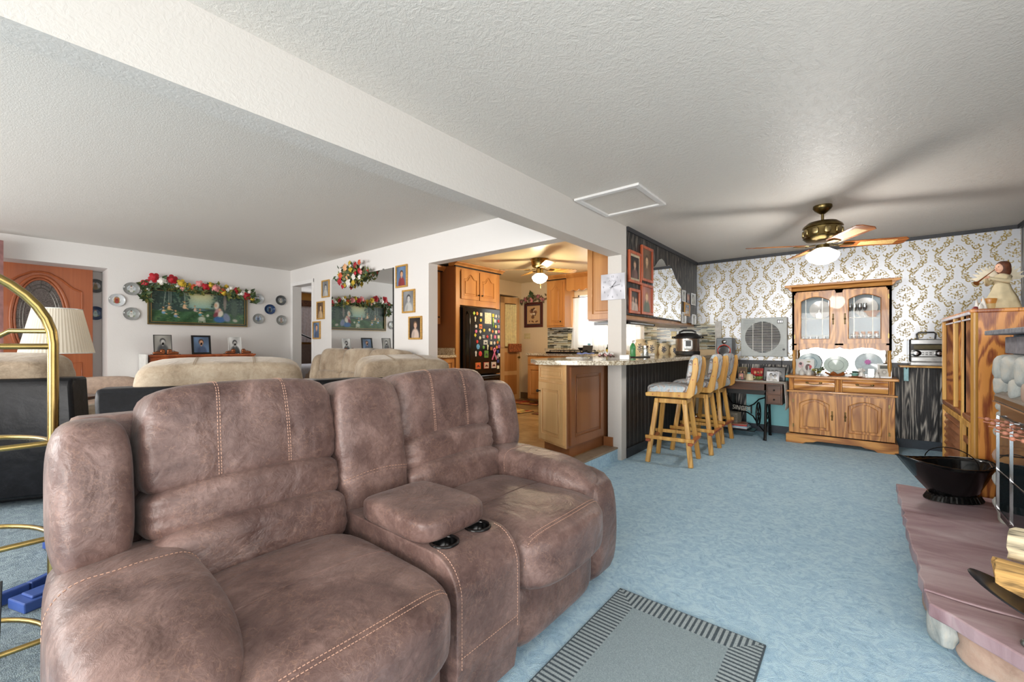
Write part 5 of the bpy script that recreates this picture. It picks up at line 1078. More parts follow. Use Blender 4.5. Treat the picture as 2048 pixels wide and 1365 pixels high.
frame_wall('dark framed floral still life under a rose swag on the kitchen wall', -4.89, 6.62, 1.775, .45, .49, 0, plain('dark_plum_frame', (78, 34, 30), .35), a, .045, name='picture_frame', mat_c=plain('dark_mount', (70, 50, 52), .6))
LEAVES = [plain('dark_green_leaves', (58, 78, 46), .6, 0, .3), plain('olive_leaves', (112, 112, 52), .6, 0, .25)]
FCOL = {'red': plain('crimson_silk', (172, 26, 40), .6, 0, .2), 'white': plain('white_silk', (232, 228, 220), .7), 'pink': plain('rose_pink_silk', (220, 140, 140), .6, 0, .1), 'peach': plain('peach_silk', (232, 178, 130), .6), 'yellow': plain('mustard_silk', (196, 164, 50), .6, 0, .2), 'orange': plain('coral_silk', (214, 92, 56), .6), 'mauve': plain('dusty_mauve_silk', (160, 96, 104), .6, 0, .2)}
def bloom(col, x, z, r, par, y=-.03, seed=0, kind='rose'):
    m = MB(); rr = random.Random(seed)
    for ring, (n, q, tl) in enumerate(((5, .62, .25), (5, .40, .7), (3, .18, 1.1))):
        for i in range(n):
            a = 2*pi*i/n+ring*.6+seed; M_ = Matrix.Translation((x, y-r*.18*ring, z)) @ Matrix.Rotation(-a, 4, 'Y') @ Matrix.Translation((r*q, 0, 0)) @ Matrix.Rotation(tl*.8, 4, 'Z')
            m.pillow((0, 0, 0), (r*.95*(1-.2*ring), r*.22, r*.9*(1-.2*ring)), 2.2, 4, lambda u, v, w: (u, v-.8*(u*u+w*w)*.5, w), M_)
    return m.build('rose' if r > .03 else 'blossom', FCOL[col], par, 180)
def foliage(par, pts, n, size, seed, mat, name='leaves', y=-.02):
    m = MB(); r_ = random.Random(seed)
    for i in range(n):
        p = pts[r_.randrange(len(pts))]; x = p[0]+r_.gauss(0, p[2]); z = p[1]+r_.gauss(0, p[2]*.8); a = r_.uniform(0, 6.28); L = size*r_.uniform(.6, 1.2); yy = y-r_.uniform(0, .035)
        d = Vector((cos(a), -r_.uniform(0, .7), sin(a))).normalized(); s_ = Vector((-sin(a), 0, cos(a)))*L*.28; b = Vector((x, yy, z)); nm = Vector((0, -.0015, 0))
        m.add([b, b+d*L*.45+s_, b+d*L, b+d*L*.45-s_, b+d*L*.5+Vector((0, L*.08, 0))], [(0, 4, 1), (1, 4, 2), (2, 4, 3), (3, 4, 0)])
    return m.build(name, mat, par, 0)
t = T('flower_swag', 'dusty rose silk flower swag above the kitchen picture', 'artificial flowers', (-4.89, 6.61, 2.08))
foliage(t, [(x*.09, -.02*abs(x)+.02, .035) for x in range(-3, 4)], 90, .07, 5, plain('brown_green_leaves', (96, 84, 60), .6, 0, .3)); foliage(t, [(0, .05, .02)], 12, .12, 6, LEAVES[0])
for i, (c_, x, z, r) in enumerate((('mauve', -.16, .0, .045), ('pink', -.02, .0, .06), ('mauve', .14, .03, .05), ('mauve', .25, -.02, .04), ('mauve', -.26, -.03, .035), ('pink', .2, .0, .03))): bloom(c_, x, z, r, t, -.04, i)
t = T('switch_plate', 'cream three gang light switch plate beside the kitchen picture', 'switch', (-5.05, 6.62, 1.36)); MB().bx(-.075, .075, -.006, 0, -.055, .055).build('plate', plain('ivory_switch', (206, 190, 140), .4), t, 0, .002)
for i in (-1, 0, 1): MB().bx(i*.045-.006, i*.045+.006, -.014, -.006, -.012, .012).build('toggle', CAN, t, 0)
t = T('floor_vent', 'cream wall register low on the kitchen wall', 'vent', (-4.86, 6.60, LF+.08)); MB().bx(-.14, .14, -.02, 0, -.08, .08).build('frame', CAN, t, 0, .003)
for i in range(4): MB().bx(-.12+.062*i, -.068+.062*i, -.024, -.019, -.05, .05).build('louvre', DKMETAL, t, 0)
def mk_rug(name, base, seed):
    r_ = random.Random(seed); a = blank(40, 60, base)
    for i in range(30): ell(a, r_.random(), r_.random(), r_.uniform(.05, .12), r_.uniform(.05, .14), ((170, 60, 44), (214, 186, 96), (120, 60, 40), (110, 110, 60), (206, 140, 70))[r_.randrange(5)], r_.uniform(0, 3))
    return a
for i, (x, y, W_, H_, rz, lab) in enumerate(((-4.25, 5.05, .75, .45, 80, 'autumn patterned kitchen rug nearest the fridge'), (-4.75, 6.1, .8, .5, 10, 'red and gold kitchen rug by the far door'), (-3.45, 5.4, .8, .5, 0, 'dark bordered kitchen rug near the peninsula'))):
    t = T('kitchen_rug', lab, 'rug', (x, y, LF), rz); MB().bx(-W_/2, W_/2, -H_/2, H_/2, 0, .008).build('backing', plain('rug_edge_%d' % i, (92, 56, 40), .9), t, 0, .003)
    raster('woven_pattern', mk_rug('r', ((206, 180, 110), (170, 96, 60), (110, 70, 46))[i], i+4), W_-.03, H_-.03, t, (0, 0, .009), (R(-90), 0, 0), mat=rastmat('woven_%d' % i, .95))
# ------------------------------------------------ clock and the pictures on the black upper wall
t = T('wall_clock', 'square silver wall clock with black hands on the white post', 'clock', (-1.955, 4.028, 1.785))
a = blank(96, 96, (206, 206, 214)); Y, X = np.mgrid[0:96, 0:96]; an = np.arctan2(Y-50, X-46); a += (14*np.sin(an*4+1.2))[..., None]; ell(a, .5, .5, .05, .05, (180, 180, 190))
MB().bx(-.133, .133, -.012, 0, -.135, .135).build('clock_plate', plain('silver_clock_plate', (206, 206, 212), .2, .3), t, 0, .002); raster('dial', a, .262, .266, t, (0, -.0125, 0))
NUM = plain('etched_numeral', (132, 132, 142), .4)
for i in range(1, 13):
    A = pi/2-i*pi/6; q = .105; text('numeral', str(i), .030, NUM, t, (q*cos(A)*.98, -.0135, q*sin(A)), (R(90), 0, 0), .0006)
MB().bar((-.02, -.018, -.018), (.04, -.018, .05), .005, .002).build('hour_hand', BLACK, t, 0); MB().bar((-.03, -.020, -.008), (.085, -.020, .018), .004, .002).build('minute_hand', BLACK, t, 0)
MB().cyl((0, -.012, 0), (0, -.022, 0), .005).build('hub', BLACK, t, 60)
m = MB().tube([(-.045, -.0135, .055), (-.03, -.0135, .068), (-.02, -.0135, .052), (-.005, -.0135, .07), (.012, -.0135, .055), (.03, -.0135, .066), (.042, -.0135, .05)], .0012, 4); m.build('script_mark', NUM, t, 60)
DX = -1.86
for lab, y0, y1, z0, z1, tone, sd, n in (('red wooden frame with a sitting baby portrait, upper left on the black wall', 4.168, 4.50, 1.845, 2.185, 'dark', 11, 1), ('tall red wooden frame with a blond toddler portrait, topmost on the black wall', 4.50, 4.835, 1.90, 2.295, 'sepia', 12, 1),
    ('small red wooden frame with a dim group photo, lower left on the black wall', 4.19, 4.46, 1.52, 1.785, 'dark', 13, 2), ('red wooden frame with a rose toned seated child, lower right of the four', 4.495, 4.835, 1.525, 1.87, 'rose', 14, 1)):
    frame_wall(lab, DX, (y0+y1)/2, (z0+z1)/2, y1-y0-.006, z1-z0, 90, REDWOOD, portrait(sd, tone, n, 40, 50), .03, .024, mat_c=plain('ivory_mount_%d' % sd, (196, 184, 156), .7) if sd == 11 else None)
t = T('wall_mirror', 'frameless wavy topped mirror on the black upper wall', 'mirror', (DX, 5.37, 1.52), 90)
top = [(-.505, .575), (-.44, .60), (-.37, .655), (-.30, .70), (-.22, .722), (-.14, .705), (-.08, .665), (-.04, .655), (.0, .675), (.06, .685), (.13, .66), (.2, .61), (.27, .55), (.35, .505), (.44, .475), (.505, .45)]
MB().prism([(-.505, 0)]+top+[(.505, -.01)], 'y', -.006, 0).build('mirror_glass', MIRROR, t, 0)
for i, (y, z, W_, H_, lab, fm) in enumerate(((5.98, 1.86, .17, .16, 'small grey framed sketch nearest the wavy mirror, upper row', CHROME), (6.18, 1.84, .15, .15, 'small black framed photo in the middle of the upper row of tiny frames', BLACK), (6.42, 1.85, .22, .17, 'pale mirrored tile at the end of the upper row of tiny frames', CHROME), (6.14, 1.685, .24, .19, 'small oak frame in the centre of the tiny frames', OAKL), (5.99, 1.56, .18, .15, 'small pale tile below the wavy mirror edge, lower row', CHROME), (6.45, 1.555, .2, .15, 'pale patterned tile at the corner end of the lower row', CHROME))):
    frame_wall(lab, DX, y, z, W_, H_, 90, fm, portrait(20+i, ('grey', 'rose', 'grey', 'colour', 'grey', 'grey')[i], 1+(i == 3), 20, 20, None if i in (1, 3) else (196, 200, 192)), .014 if i != 3 else .035, .014)
# ------------------------------------------------ living room wall of plates and the big picture
def scene_print(h, w_):
    """generic pastoral picture: birch wood, evening sky over a lake, seated figures on a meadow"""
    a = blank(h, w_, (42, 64, 58)); Y, X = np.mgrid[0:h, 0:w_]; x, y = X/(w_-1), Y/(h-1); r_ = random.Random(2); nr = np.random.RandomState(4)
    sky = np.stack([214-150*y, 204-60*y, 150+30*y], -1); m = np.clip(1-np.abs((x-.50)/.19)**3, 0, 1)*np.clip((.54-y)/.06, 0, 1); a = a*(1-m[..., None])+sky*m[..., None]
    for i in range(420):
        px, py = r_.random(), r_.uniform(-.05, .5)
        if .38 < px < .62 and py > .02+.1*abs(px-.5): continue
        ell(a, px, py, r_.uniform(.006, .02), r_.uniform(.02, .05), ((26, 44, 40), (70, 98, 80), (40, 60, 54), (92, 116, 96))[i % 4], r_.uniform(0, 3), .6)
    m = np.clip((y-.58-.04*np.sin(x*9))/.08, 0, 1)[..., None]; a = a*(1-m)+(np.array((46, 84, 50.))+26*np.sin(x*30+y*14)[..., None]*.5)*m
    for i in range(160): ell(a, r_.random(), r_.uniform(.6, 1), r_.uniform(.01, .03), r_.uniform(.01, .03), ((34, 62, 40), (84, 112, 66), (58, 92, 52))[i % 3], 0, .7)
    for bx_, q in ((.13, .10), (.17, 0), (.19, 0), (.33, -.05)): ell(a, bx_, .2, .005, .36, (150, 160, 146), q, .5)
    ell(a, .77, .25, .022, .34, (126, 118, 110), 0, .3); ell(a, .88, .45, .05, .45, (64, 84, 70), 0, .5); ell(a, .57, .5, .03, .02, (110, 130, 90)); ell(a, .5, .56, .09, .03, (96, 128, 140), 0, .6)
    def fig(cx, cy, s_, rob, skin=(214, 176, 136), hair=(150, 104, 60)):
        k = w_/h*.8; s_ = s_*1.25; ell(a, cx-s_*.8, cy+s_*.9*k, s_*.8, s_*.35, (170, 180, 180), -.6, .5); ell(a, cx, cy+s_*1.7*k, s_*.5, s_*1.1*k, skin, .15, .35); ell(a, cx+s_*.1, cy+s_*2.5*k, s_*.8, s_*.8*k, rob, .2, .4); ell(a, cx+s_*.9, cy+s_*3.0*k, s_*.6, s_*.24*k, skin, .35, .4); ell(a, cx+s_*.6, cy+s_*1.4*k, s_*.55, s_*.2*k, skin, .5, .4)
        ell(a, cx, cy-.02, s_*.42, s_*.5*k, hair, 0, .4); ell(a, cx+s_*.08, cy, s_*.30, s_*.38*k, skin, 0, .4)
    for c_ in ((.115, .55, .026, (120, 160, 190)), (.17, .42, .026, (190, 160, 106)), (.235, .64, .027, (116, 146, 176)), (.325, .34, .028, (214, 176, 140)), (.435, .46, .022, (190, 166, 160)), (.49, .56, .027, (84, 148, 160))): fig(*c_)
    ell(a, .695, .62, .055, .20, (180, 134, 136), .1, .4); ell(a, .665, .70, .03, .12, (120, 50, 60), .5, .4); ell(a, .71, .86, .085, .13, (52, 98, 150), 0, .35); ell(a, .79, .78, .05, .2, (120, 130, 156), -.3, .4); ell(a, .675, .37, .035, .16, (206, 200, 184), .1, .35); ell(a, .665, .37, .020, .085, (206, 166, 136), 0, .4); ell(a, .72, .66, .035, .14, (214, 206, 190), .3, .4); ell(a, .71, .51, .017, .05, (216, 176, 136), 0, .4)
    ell(a, .51, .86, .050, .10, (176, 182, 164), 0, .4); ell(a, .575, .74, .020, .06, (184, 190, 172), .3, .4)
    for q in (.48, .50, .53, .545): ell(a, q, .95, .006, .05, (160, 166, 150))
    ell(a, .89, .88, .04, .07, (170, 166, 152), .3, .5); return blur(a+nr.normal(0, 7, (h, w_, 1)), 1)
t = T('large_picture', 'wide green and gold framed pastoral print under a flower garland on the left wall', 'picture', (-7.3, 1.83, 1.71), 90)
W_, H_ = 1.18, .50
for z0, z1, x0, x1 in ((H_/2-.04, H_/2, -W_/2, W_/2), (-H_/2, -H_/2+.04, -W_/2, W_/2)): pass
m = MB().bx(-W_/2, W_/2, -.03, 0, H_/2-.04, H_/2).bx(-W_/2, W_/2, -.03, 0, -H_/2, -H_/2+.04).bx(-W_/2, -W_/2+.04, -.03, 0, -H_/2+.04, H_/2-.04).bx(W_/2-.04, W_/2, -.03, 0, -H_/2+.04, H_/2-.04)
m.build('frame', plain('dark_green_frame', (54, 58, 38), .35, 0, .1), t, 0, .004)
e = MB(); 
for q, th in ((.0, .008), (.036, .005)):
    w2, h2 = W_/2-q, H_/2-q; e.bx(-w2, w2, -.034, -.026, h2-th, h2).bx(-w2, w2, -.034, -.026, -h2, -h2+th).bx(-w2, -w2+th, -.034, -.026, -h2, h2).bx(w2-th, w2, -.034, -.026, -h2, h2)
e.build('gilt_edge', plain('gilt', (150, 120, 66), .35, .5), t, 0); raster('picture', scene_print(110, 260), W_-.08, H_-.08, t, (0, -.012, 0))
t = T('flower_garland', 'long silk garland of red, white and yellow roses over the large picture', 'artificial flowers', (-7.27, 1.83, 1.98), 90)
pts = [(x*.075, .02*sin(x*.9)+.0-(.0004*x*x), .035) for x in range(-8, 8)]; e_ = [(-.61, -.02, .02), (-.60, -.1, .015), (-.60, -.17, .012), (.64, -.04, .03), (.66, -.12, .02)]
foliage(t, pts+e_, 170, .085, 1, LEAVES[0]); foliage(t, pts+e_, 130, .075, 2, LEAVES[1])
gl = [('red', -.61, .01, .058), ('red', -.53, .10, .062), ('white', -.45, .06, .05), ('red', -.34, .10, .062), ('white', -.60, -.06, .028), ('yellow', -.24, .06, .05), ('yellow', -.17, .02, .055), ('pink', -.22, -.01, .035), ('white', -.29, .02, .025), ('orange', -.10, .015, .045), ('pink', -.03, .07, .05), ('red', .03, .03, .055), ('white', .0, .09, .025), ('yellow', .10, .06, .05), ('pink', .16, .03, .055), ('orange', .24, .01, .05), ('yellow', .27, -.03, .035), ('white', .32, .02, .03), ('yellow', .30, .07, .03), ('red', .42, .02, .048), ('white', .36, .05, .03), ('white', .50, -.02, .058), ('red', .56, -.05, .055), ('white', .60, .02, .025), ('white', -.38, .035, .025), ('white', -.57, .02, .025), ('yellow', .64, -.09, .03), ('white', .65, -.03, .022)]
for i, (c_, x, z, r) in enumerate(gl): bloom(c_, x, z, r, t, -.04-.01*(i % 3), i)
# commemorative plates
PL = plain('grey_plate_glaze', (150, 152, 150), .12, 0, .06)
def wall_plate(label, x, y, z, r, rim, sky, robe, halo=None):
    t = T('wall_plate', label, 'plate', (x, y, z), 90, 'collector plates on the living room wall')
    MB(Matrix.Rotation(R(90), 4, 'X')).lathe([(0, .0), (r*.6, .002), (r, .018), (r, .022), (r*.72, .010), (0, .008)], 36).build('dish', rim, t, 60)
    a = blank(40, 40, sky); Y, X = np.mgrid[0:40, 0:40]; a += (14*np.sin(X*.5+Y*.3))[..., None]
    ell(a, .3, .85, .4, .18, (110, 124, 90)); ell(a, .72, .82, .3, .16, (128, 136, 104))
    if halo: ell(a, .5, .5, .24, .4, halo)
    ell(a, .5, .62, .16, .30, robe); ell(a, .5, .42, .13, .15, robe); ell(a, .5, .24, .075, .085, (196, 160, 136)); ell(a, .5, .5, .10, .06, tuple(q*.8 for q in robe)); ell(a, .5, .19, .08, .05, (90, 84, 80))
    q = r*.76; o = raster('painted_scene', a, q*2, q*2, t, (0, -.0095, 0))
    me = o.data; import bmesh as _b; b = _b.new(); b.from_mesh(me); _b.ops.delete(b, geom=[v for v in b.verts if v.co.x**2+v.co.z**2 > q*q], context='VERTS'); b.to_mesh(me); b.free(); return t
DKB = plain('deep_blue_glaze', (44, 66, 104), .12, 0, .1); DKG = plain('dark_grey_glaze', (84, 88, 90), .12, 0, .1); WHG = plain('white_plate_glaze', (200, 204, 206), .12)
for a_ in (('plate with a grey robed figure, lower left of the garland, upper of its pair', -7.30, 1.082, 1.913, .082, PL, (190, 196, 200), (210, 210, 206)),
    ('plate with a grey robed figure, below the upper left plate beside the picture', -7.30, 1.082, 1.589, .082, PL, (170, 180, 176), (206, 206, 200)),
    ('white plate with a red robed figure in a gold halo, at the wall corner', -7.30, .943, 1.756, .08, WHG, (206, 208, 208), (150, 60, 50), (170, 120, 60)),
    ('dark grey plate with a small shrine, upper plate beside the open door', -7.80, .80, 1.965, .09, DKG, (170, 172, 172), (120, 100, 60)),
    ('deep blue plate with a pale robed figure, lower plate beside the open door', -7.80, .80, 1.605, .09, DKB, (60, 90, 130), (170, 196, 190)),
    ('pale plate right of the large picture, upper left of the group of five', -7.30, 2.579, 1.911, .08, WHG, (176, 184, 196), (206, 206, 206)),
    ('grey plate at the upper right of the group of five', -7.30, 2.913, 1.915, .08, DKG, (130, 134, 140), (190, 186, 176)),
    ('deep blue plate in the middle of the group of five', -7.30, 2.747, 1.757, .08, DKB, (80, 110, 140), (40, 46, 70)),
    ('blue white plate at the lower left of the group of five', -7.30, 2.579, 1.597, .08, PL, (160, 176, 196), (90, 100, 120)),
    ('pale plate at the lower right of the group of five', -7.30, 2.921, 1.589, .08, PL, (184, 188, 190), (170, 150, 140))): wall_plate(*a_)
# console cabinet under the picture
t = T('console_cabinet', 'reddish wood console cabinet under the large picture', 'cabinet', (-6.92, 1.80, LF), 90)
MB().bx(-.61, .61, -.02, .36, .905, .93).build('top', CHERRY, t, 0, .004); MB().bx(-.60, .60, 0, .36, 0, .905).build('case', CHERRY, t, 0, .003); MB().bx(-.595, -.03, -.012, 0, .6, .885).bx(-.595, -.03, -.012, 0, .05, .58).build('drawer', CHERRY, t, 0, .003); MB().bx(0, .57, -.006, 0.0, .5, .885).build('painted_opening', BLACKM, t, 0)  # black slab on the solid case paints the shade of an open compartment
tag(MB().bx(-.3, .1, -.012, .012, 0, .94).build('white_board', CERAM, None, 0, .003, loc=(-6.98, 1.165, LF)), 'white board standing at the left end of the console cabinet', 'board')
CZ = LF+.93
frame_stand('grey baby portrait in a thin black frame at the left of the console cabinet', -7.05, 1.36, CZ, .19, .265, 90, BLACKM, portrait(31, 'grey', 1, 40, 50, (150, 148, 142)), .006)
frame_stand('smiling girl portrait in a black frame at the middle of the console cabinet', -7.05, 1.78, CZ, .225, .265, 90, BLACK, portrait(32, 'colour', 1, 46, 50), .024)
frame_stand('white baby portrait sheet at the right of the console cabinet', -7.05, 2.19, CZ, .17, .25, 90, CERAM, portrait(33, 'grey', 1, 40, 50, (222, 222, 220)), .004)
BRZ = plain('bronzed_shoe', (150, 88, 56), .25, .7, .15)
def shoe(label, x, y, rz):
    t = T('bronze_baby_shoe', label, 'ornament', (x, y, CZ), rz)
    MB().pillow((0, 0, .022), (.13, .05, .044), 2.6, 7).pillow((.035, 0, .045), (.055, .045, .06), 2.6, 6).build('shoe', BRZ, t, 60); MB().bx(-.08, .08, -.03, .03, -.0, .008).build('base', WALNUT, t, 0); MB().tube([(-.03, -.02, .045), (-.01, .02, .05), (.01, -.02, .055), (.02, .02, .06)], .003, 5).build('lace', BRZ, t, 60)
shoe('bronzed baby shoe in front of the left portrait, toe left', -6.96, 1.30, 90); shoe('bronzed baby shoe in front of the left portrait, toe right', -6.96, 1.44, -90)
shoe('bronzed baby shoe at the left foot of the white portrait', -6.96, 2.10, 90); shoe('bronzed baby shoe at the right foot of the white portrait', -6.96, 2.30, -90)
# ------------------------------------------------ open front door
DW = wood('orange_door_wood', (158, 84, 46), (200, 116, 70), 'z', .5, .35, .35, rings=3)
t = T('front_door', 'orange wooden front door standing open, with an oval leaded window', 'door', (-7.64, .76, LF+.01), 90)
MB().bx(-.91, 0, 0, .045, 0, 2.035).build('door_leaf', DW, t, 0, .003)
ocx, ocz = -.45, 1.36
def ov(a, b, n=40, t0=0, t1=2*pi, y=-.002): return [(ocx+a*cos(t0+(t1-t0)*i/n), y, ocz+b*sin(t0+(t1-t0)*i/n)) for i in range(n)]
MB().add([(ocx+.195*cos(2*pi*i/40), -.004, ocz+.47*sin(2*pi*i/40)) for i in range(40)], [tuple(range(40))]).build('oval_glass', plain('textured_brown_glass', (104, 96, 92), .25, 0, .25, 90, .5), t, 0)
m = MB().tube(ov(.235, .52), .020, 8, True).tube(ov(.205, .485), .012, 8, True)
m.tube([(-.80, -.0, .95), (-.80, -.0, 1.70)], .014, 6).tube([(-.10, -.0, .95), (-.10, 0, 1.72)], .014, 6)
m.tube([(-.80, 0, 1.70), (-.72, 0, 1.76), (-.62, 0, 1.86), (-.52, 0, 1.925), (-.45, 0, 1.935), (-.38, 0, 1.925), (-.28, 0, 1.86), (-.18, 0, 1.76), (-.10, 0, 1.72)], .014, 6)
for z0, z1 in ((.62, .82), (.15, .52)): m.tube([(-.80, 0, z0), (-.80, 0, z1), (-.48, 0, z1), (-.48, 0, z0)], .012, 6, True); m.tube([(-.42, 0, z0), (-.42, 0, z1), (-.10, 0, z1), (-.10, 0, z0)], .012, 6, True)
m.build('moulding', DW, t, 60)
m = MB().tube(ov(.14, .38, y=-.006), .004, 5, True).tube(ov(.165, .42, y=-.006), .003, 5, True).tube([(ocx-.06, -.006, ocz), (ocx, -.006, ocz+.2), (ocx+.06, -.006, ocz), (ocx, -.006, ocz-.2)], .004, 5, True)
for i in range(12): A = 2*pi*i/12; m.tube([(ocx+.14*cos(A), -.006, ocz+.38*sin(A)), (ocx+.195*cos(A), -.006, ocz+.47*sin(A))], .003, 4)
m.build('lead_came', LEAD, t, 60); MB().cyl((-.86, 0, .93), (-.86, -.04, .93), .012).sph((-.86, -.055, .93), .03).build('door_knob', BRASS, t, 60)
pk = plain('pink_brocade', (176, 130, 128), .8, 0, .15, 8)
curtain('pink brocade curtain at the far left edge by the open door', -.5, .022, .3, 2.3, 0, 4, .03, pk, rot=Matrix.Rotation(R(90), 4, 'Z'), loc=(-7.05, 0, 0))
# side armchair behind
t = T('armchair', 'low pinkish beige upholstered chair against the wall under the plates', 'armchair', (-6.45, .72, LF), 90); PKB = plain('pinkish_beige_cloth', (186, 164, 148), .9, 0, .06, 30, .3)
MB().pillow((0, .02, .25), (.80, .74, .42), 6, 8).build('seat', PKB, t, 180); MB().pillow((0, .33, .46), (.80, .2, .46), 4, 8).build('backrest', PKB, t, 180)
for sg in (-1, 1): MB().pillow((sg*.40, .0, .38), (.16, .74, .44), 4, 8).build('armrest', PKB, t, 180)
# lamp on a side table
t = T('side_table', 'small round side table behind the recliner holding the lamp', 'table', (-5.75, .34, LF)); MB().lathe([(.26, .54), (.27, .55), (.27, .57), (.26, .575)], 32).build('top', WALNUT, t, 60); MB().lathe([(.14, 0), (.13, .03), (.03, .07), (.025, .5), (.06, .54)], 20).build('pedestal', WALNUT, t, 60)
t = T('table_lamp', 'table lamp with a white pleated shade beside the recliner', 'lamp', (-5.75, .34, LF+.576))
MB().lathe([(.09, 0), (.09, .02), (.03, .04), (.05, .10), (.085, .2), (.05, .30), (.03, .33), (.05, .345), (.02, .36)], 24).build('ceramic_base', CERAM, t, 60); MB().cyl((0, 0, .36), (0, 0, .46), .01).build('stem', BRASS, t, 60)
n = 120; V = []
for k_ in range(n):
    A = 2*pi*k_/n; q = 1+.012*(k_ % 2)
    for r_, z_ in ((.246, .405), (.162, .815)): V.append((r_*q*cos(A), r_*q*sin(A), z_))
kk = NT('pleated_shade_cloth', .9); kk.col((232, 226, 212)); tl = kk.n('ShaderNodeBsdfTranslucent'); tl.inputs[0].default_value = lin((240, 226, 200)); a = kk.n('ShaderNodeMixShader'); a.inputs[0].default_value = .35; kk.l(kk.b.outputs[0], a.inputs[1]); kk.l(tl.outputs[0], a.inputs[2]); kk.l(a.outputs[0], kk.t.nodes['Material Output'].inputs[0])
MB().add(V, [(2*k_, 2*((k_+1) % n), 2*((k_+1) % n)+1, 2*k_+1) for k_ in range(n)]).build('lamp_shade', kk.m, t, 20)
MB().tube([(.246*cos(A), .246*sin(A), .405) for A in [2*pi*i/48 for i in range(48)]], .005, 5, True).tube([(.162*cos(A), .162*sin(A), .815) for A in [2*pi*i/48 for i in range(48)]], .005, 5, True).build('shade_trim', CERAM, t, 60)
# ------------------------------------------------ mirror wall
t = T('wall_mirror', 'large frameless mirror on the living room wall above the pale sofa', 'mirror', (-5.16, 3.07, 1.5)); MB().bx(-.76, .76, -.006, 0, -.62, .635).build('mirror_glass', MIRROR, t, 0); MB().bx(.752, .762, -.012, 0, -.62, .635).build('edge_strip', DKMETAL, t, 0)
for x in (-.45, .55): MB().bx(x-.01, x+.01, -.012, 0, .63, .645).build('clip', CHROME, t, 0)
for i, (x, z, W_, H_, lab) in enumerate(((-6.09, 2.018, .226, .258, 'gold framed portrait, top of the three left of the large mirror'), (-6.243, 1.706, .232, .27, 'gold framed portrait, middle of the three left of the large mirror'), (-6.37, 1.41, .236, .27, 'gold framed portrait, lowest of the three beside the doorway'),
    (-4.233, 2.010, .228, .27, 'gold framed portrait, top of the three right of the large mirror'), (-4.096, 1.70, .24, .275, 'gold framed portrait, middle of the three right of the large mirror'), (-3.97, 1.382, .242, .27, 'gold framed portrait, lowest of the three beside the kitchen opening'))):
    frame_wall(lab, x, 3.07, z, W_, H_, 0, GOLDF, portrait(40+i, ('grey', 'sepia', 'colour', 'colour', 'grey', 'dark')[i], 1, 40, 48), .02, .02, group=None)
t = T('flower_spray', 'oval spray of peach, red and white silk roses over the mirror edge', 'artificial flowers', (-5.29, 3.05, 2.14))
pts = [(.30*q*cos(a_*.7), .09*q*sin(a_*.7), .05) for q in (.3, .7, 1) for a_ in range(9)]+[(.36, -.03, .03), (.44, -.02, .015)]
foliage(t, pts, 190, .07, 11, LEAVES[0]); foliage(t, pts, 170, .06, 12, LEAVES[1])
for i, (c_, x, z, r) in enumerate((('peach', -.05, -.04, .065), ('white', -.04, -.11, .055), ('peach', -.10, .10, .05), ('yellow', -.02, .15, .035), ('orange', -.24, .0, .045), ('red', -.24, -.08, .05), ('red', -.2, -.14, .04), ('white', -.25, .08, .035), ('yellow', .04, .05, .04), ('red', .12, .11, .04), ('orange', .24, .13, .035), ('white', .12, -.05, .045), ('white', .22, -.06, .035), ('red', .24, .02, .04), ('red', .16, -.01, .03), ('yellow', .07, -.12, .04), ('white', .02, .1, .03), ('pink', .3, -.01, .03), ('red', .43, -.0, .03), ('yellow', -.12, -.14, .03), ('white', .3, .06, .025), ('yellow', -.3, .02, .03))): bloom(c_, x, z, r, t, -.05-.012*(i % 3), i+50)
# bedroom seen through the doorway
curtain('grey vertical blinds in the bedroom beyond the doorway', 3.6, 5.6, 1.25, 2.12, 0, 26, .02, plain('grey_blinds', (206, 200, 206), .7), rot=Matrix.Rotation(R(90), 4, 'Z'), loc=(-10.1, 0, 0), name='vertical_blinds')
tag(MB().bx(-10.14, -10.06, 3.5, 5.7, 2.1, 2.24).build('blind_valance', WALNUT, None, 0), 'dark valance over the bedroom blinds', 'valance')
t = T('bed', 'bed with brown and white covers in the bedroom beyond the doorway', 'bed', (-8.9, 4.4, LF)); MB().bx(-1.1, -1.04, -.9, 1.3, 0, 1.08).build('headboard_fill', plain('grey_brown_fill', (96, 84, 78), .6), t, 0); MB().pillow((0, 0, .32), (1.9, 1.5, .6), 8, 8).build('mattress', PKB, t, 180); MB().pillow((.1, 0, .5), (1.6, 1.56, .3), 6, 8).build('cover', plain('white_quilt', (200, 200, 206), .9), t, 180); MB().tube([(-1.0, -.75, .0), (-1.0, -.75, 1.0), (-1.0, 0, 1.3), (-1.0, .75, 1.0), (-1.0, .75, 0)], .02, 8).build('headboard', DKMETAL, t, 60)  # dark panel put in at the headboard to fill the view below the blinds
area('bedroom_daylight', (-10.0, 4.6, 1.7), (R(90), 0, R(-90)), 1.8, .8, 14, (.95, .97, 1))
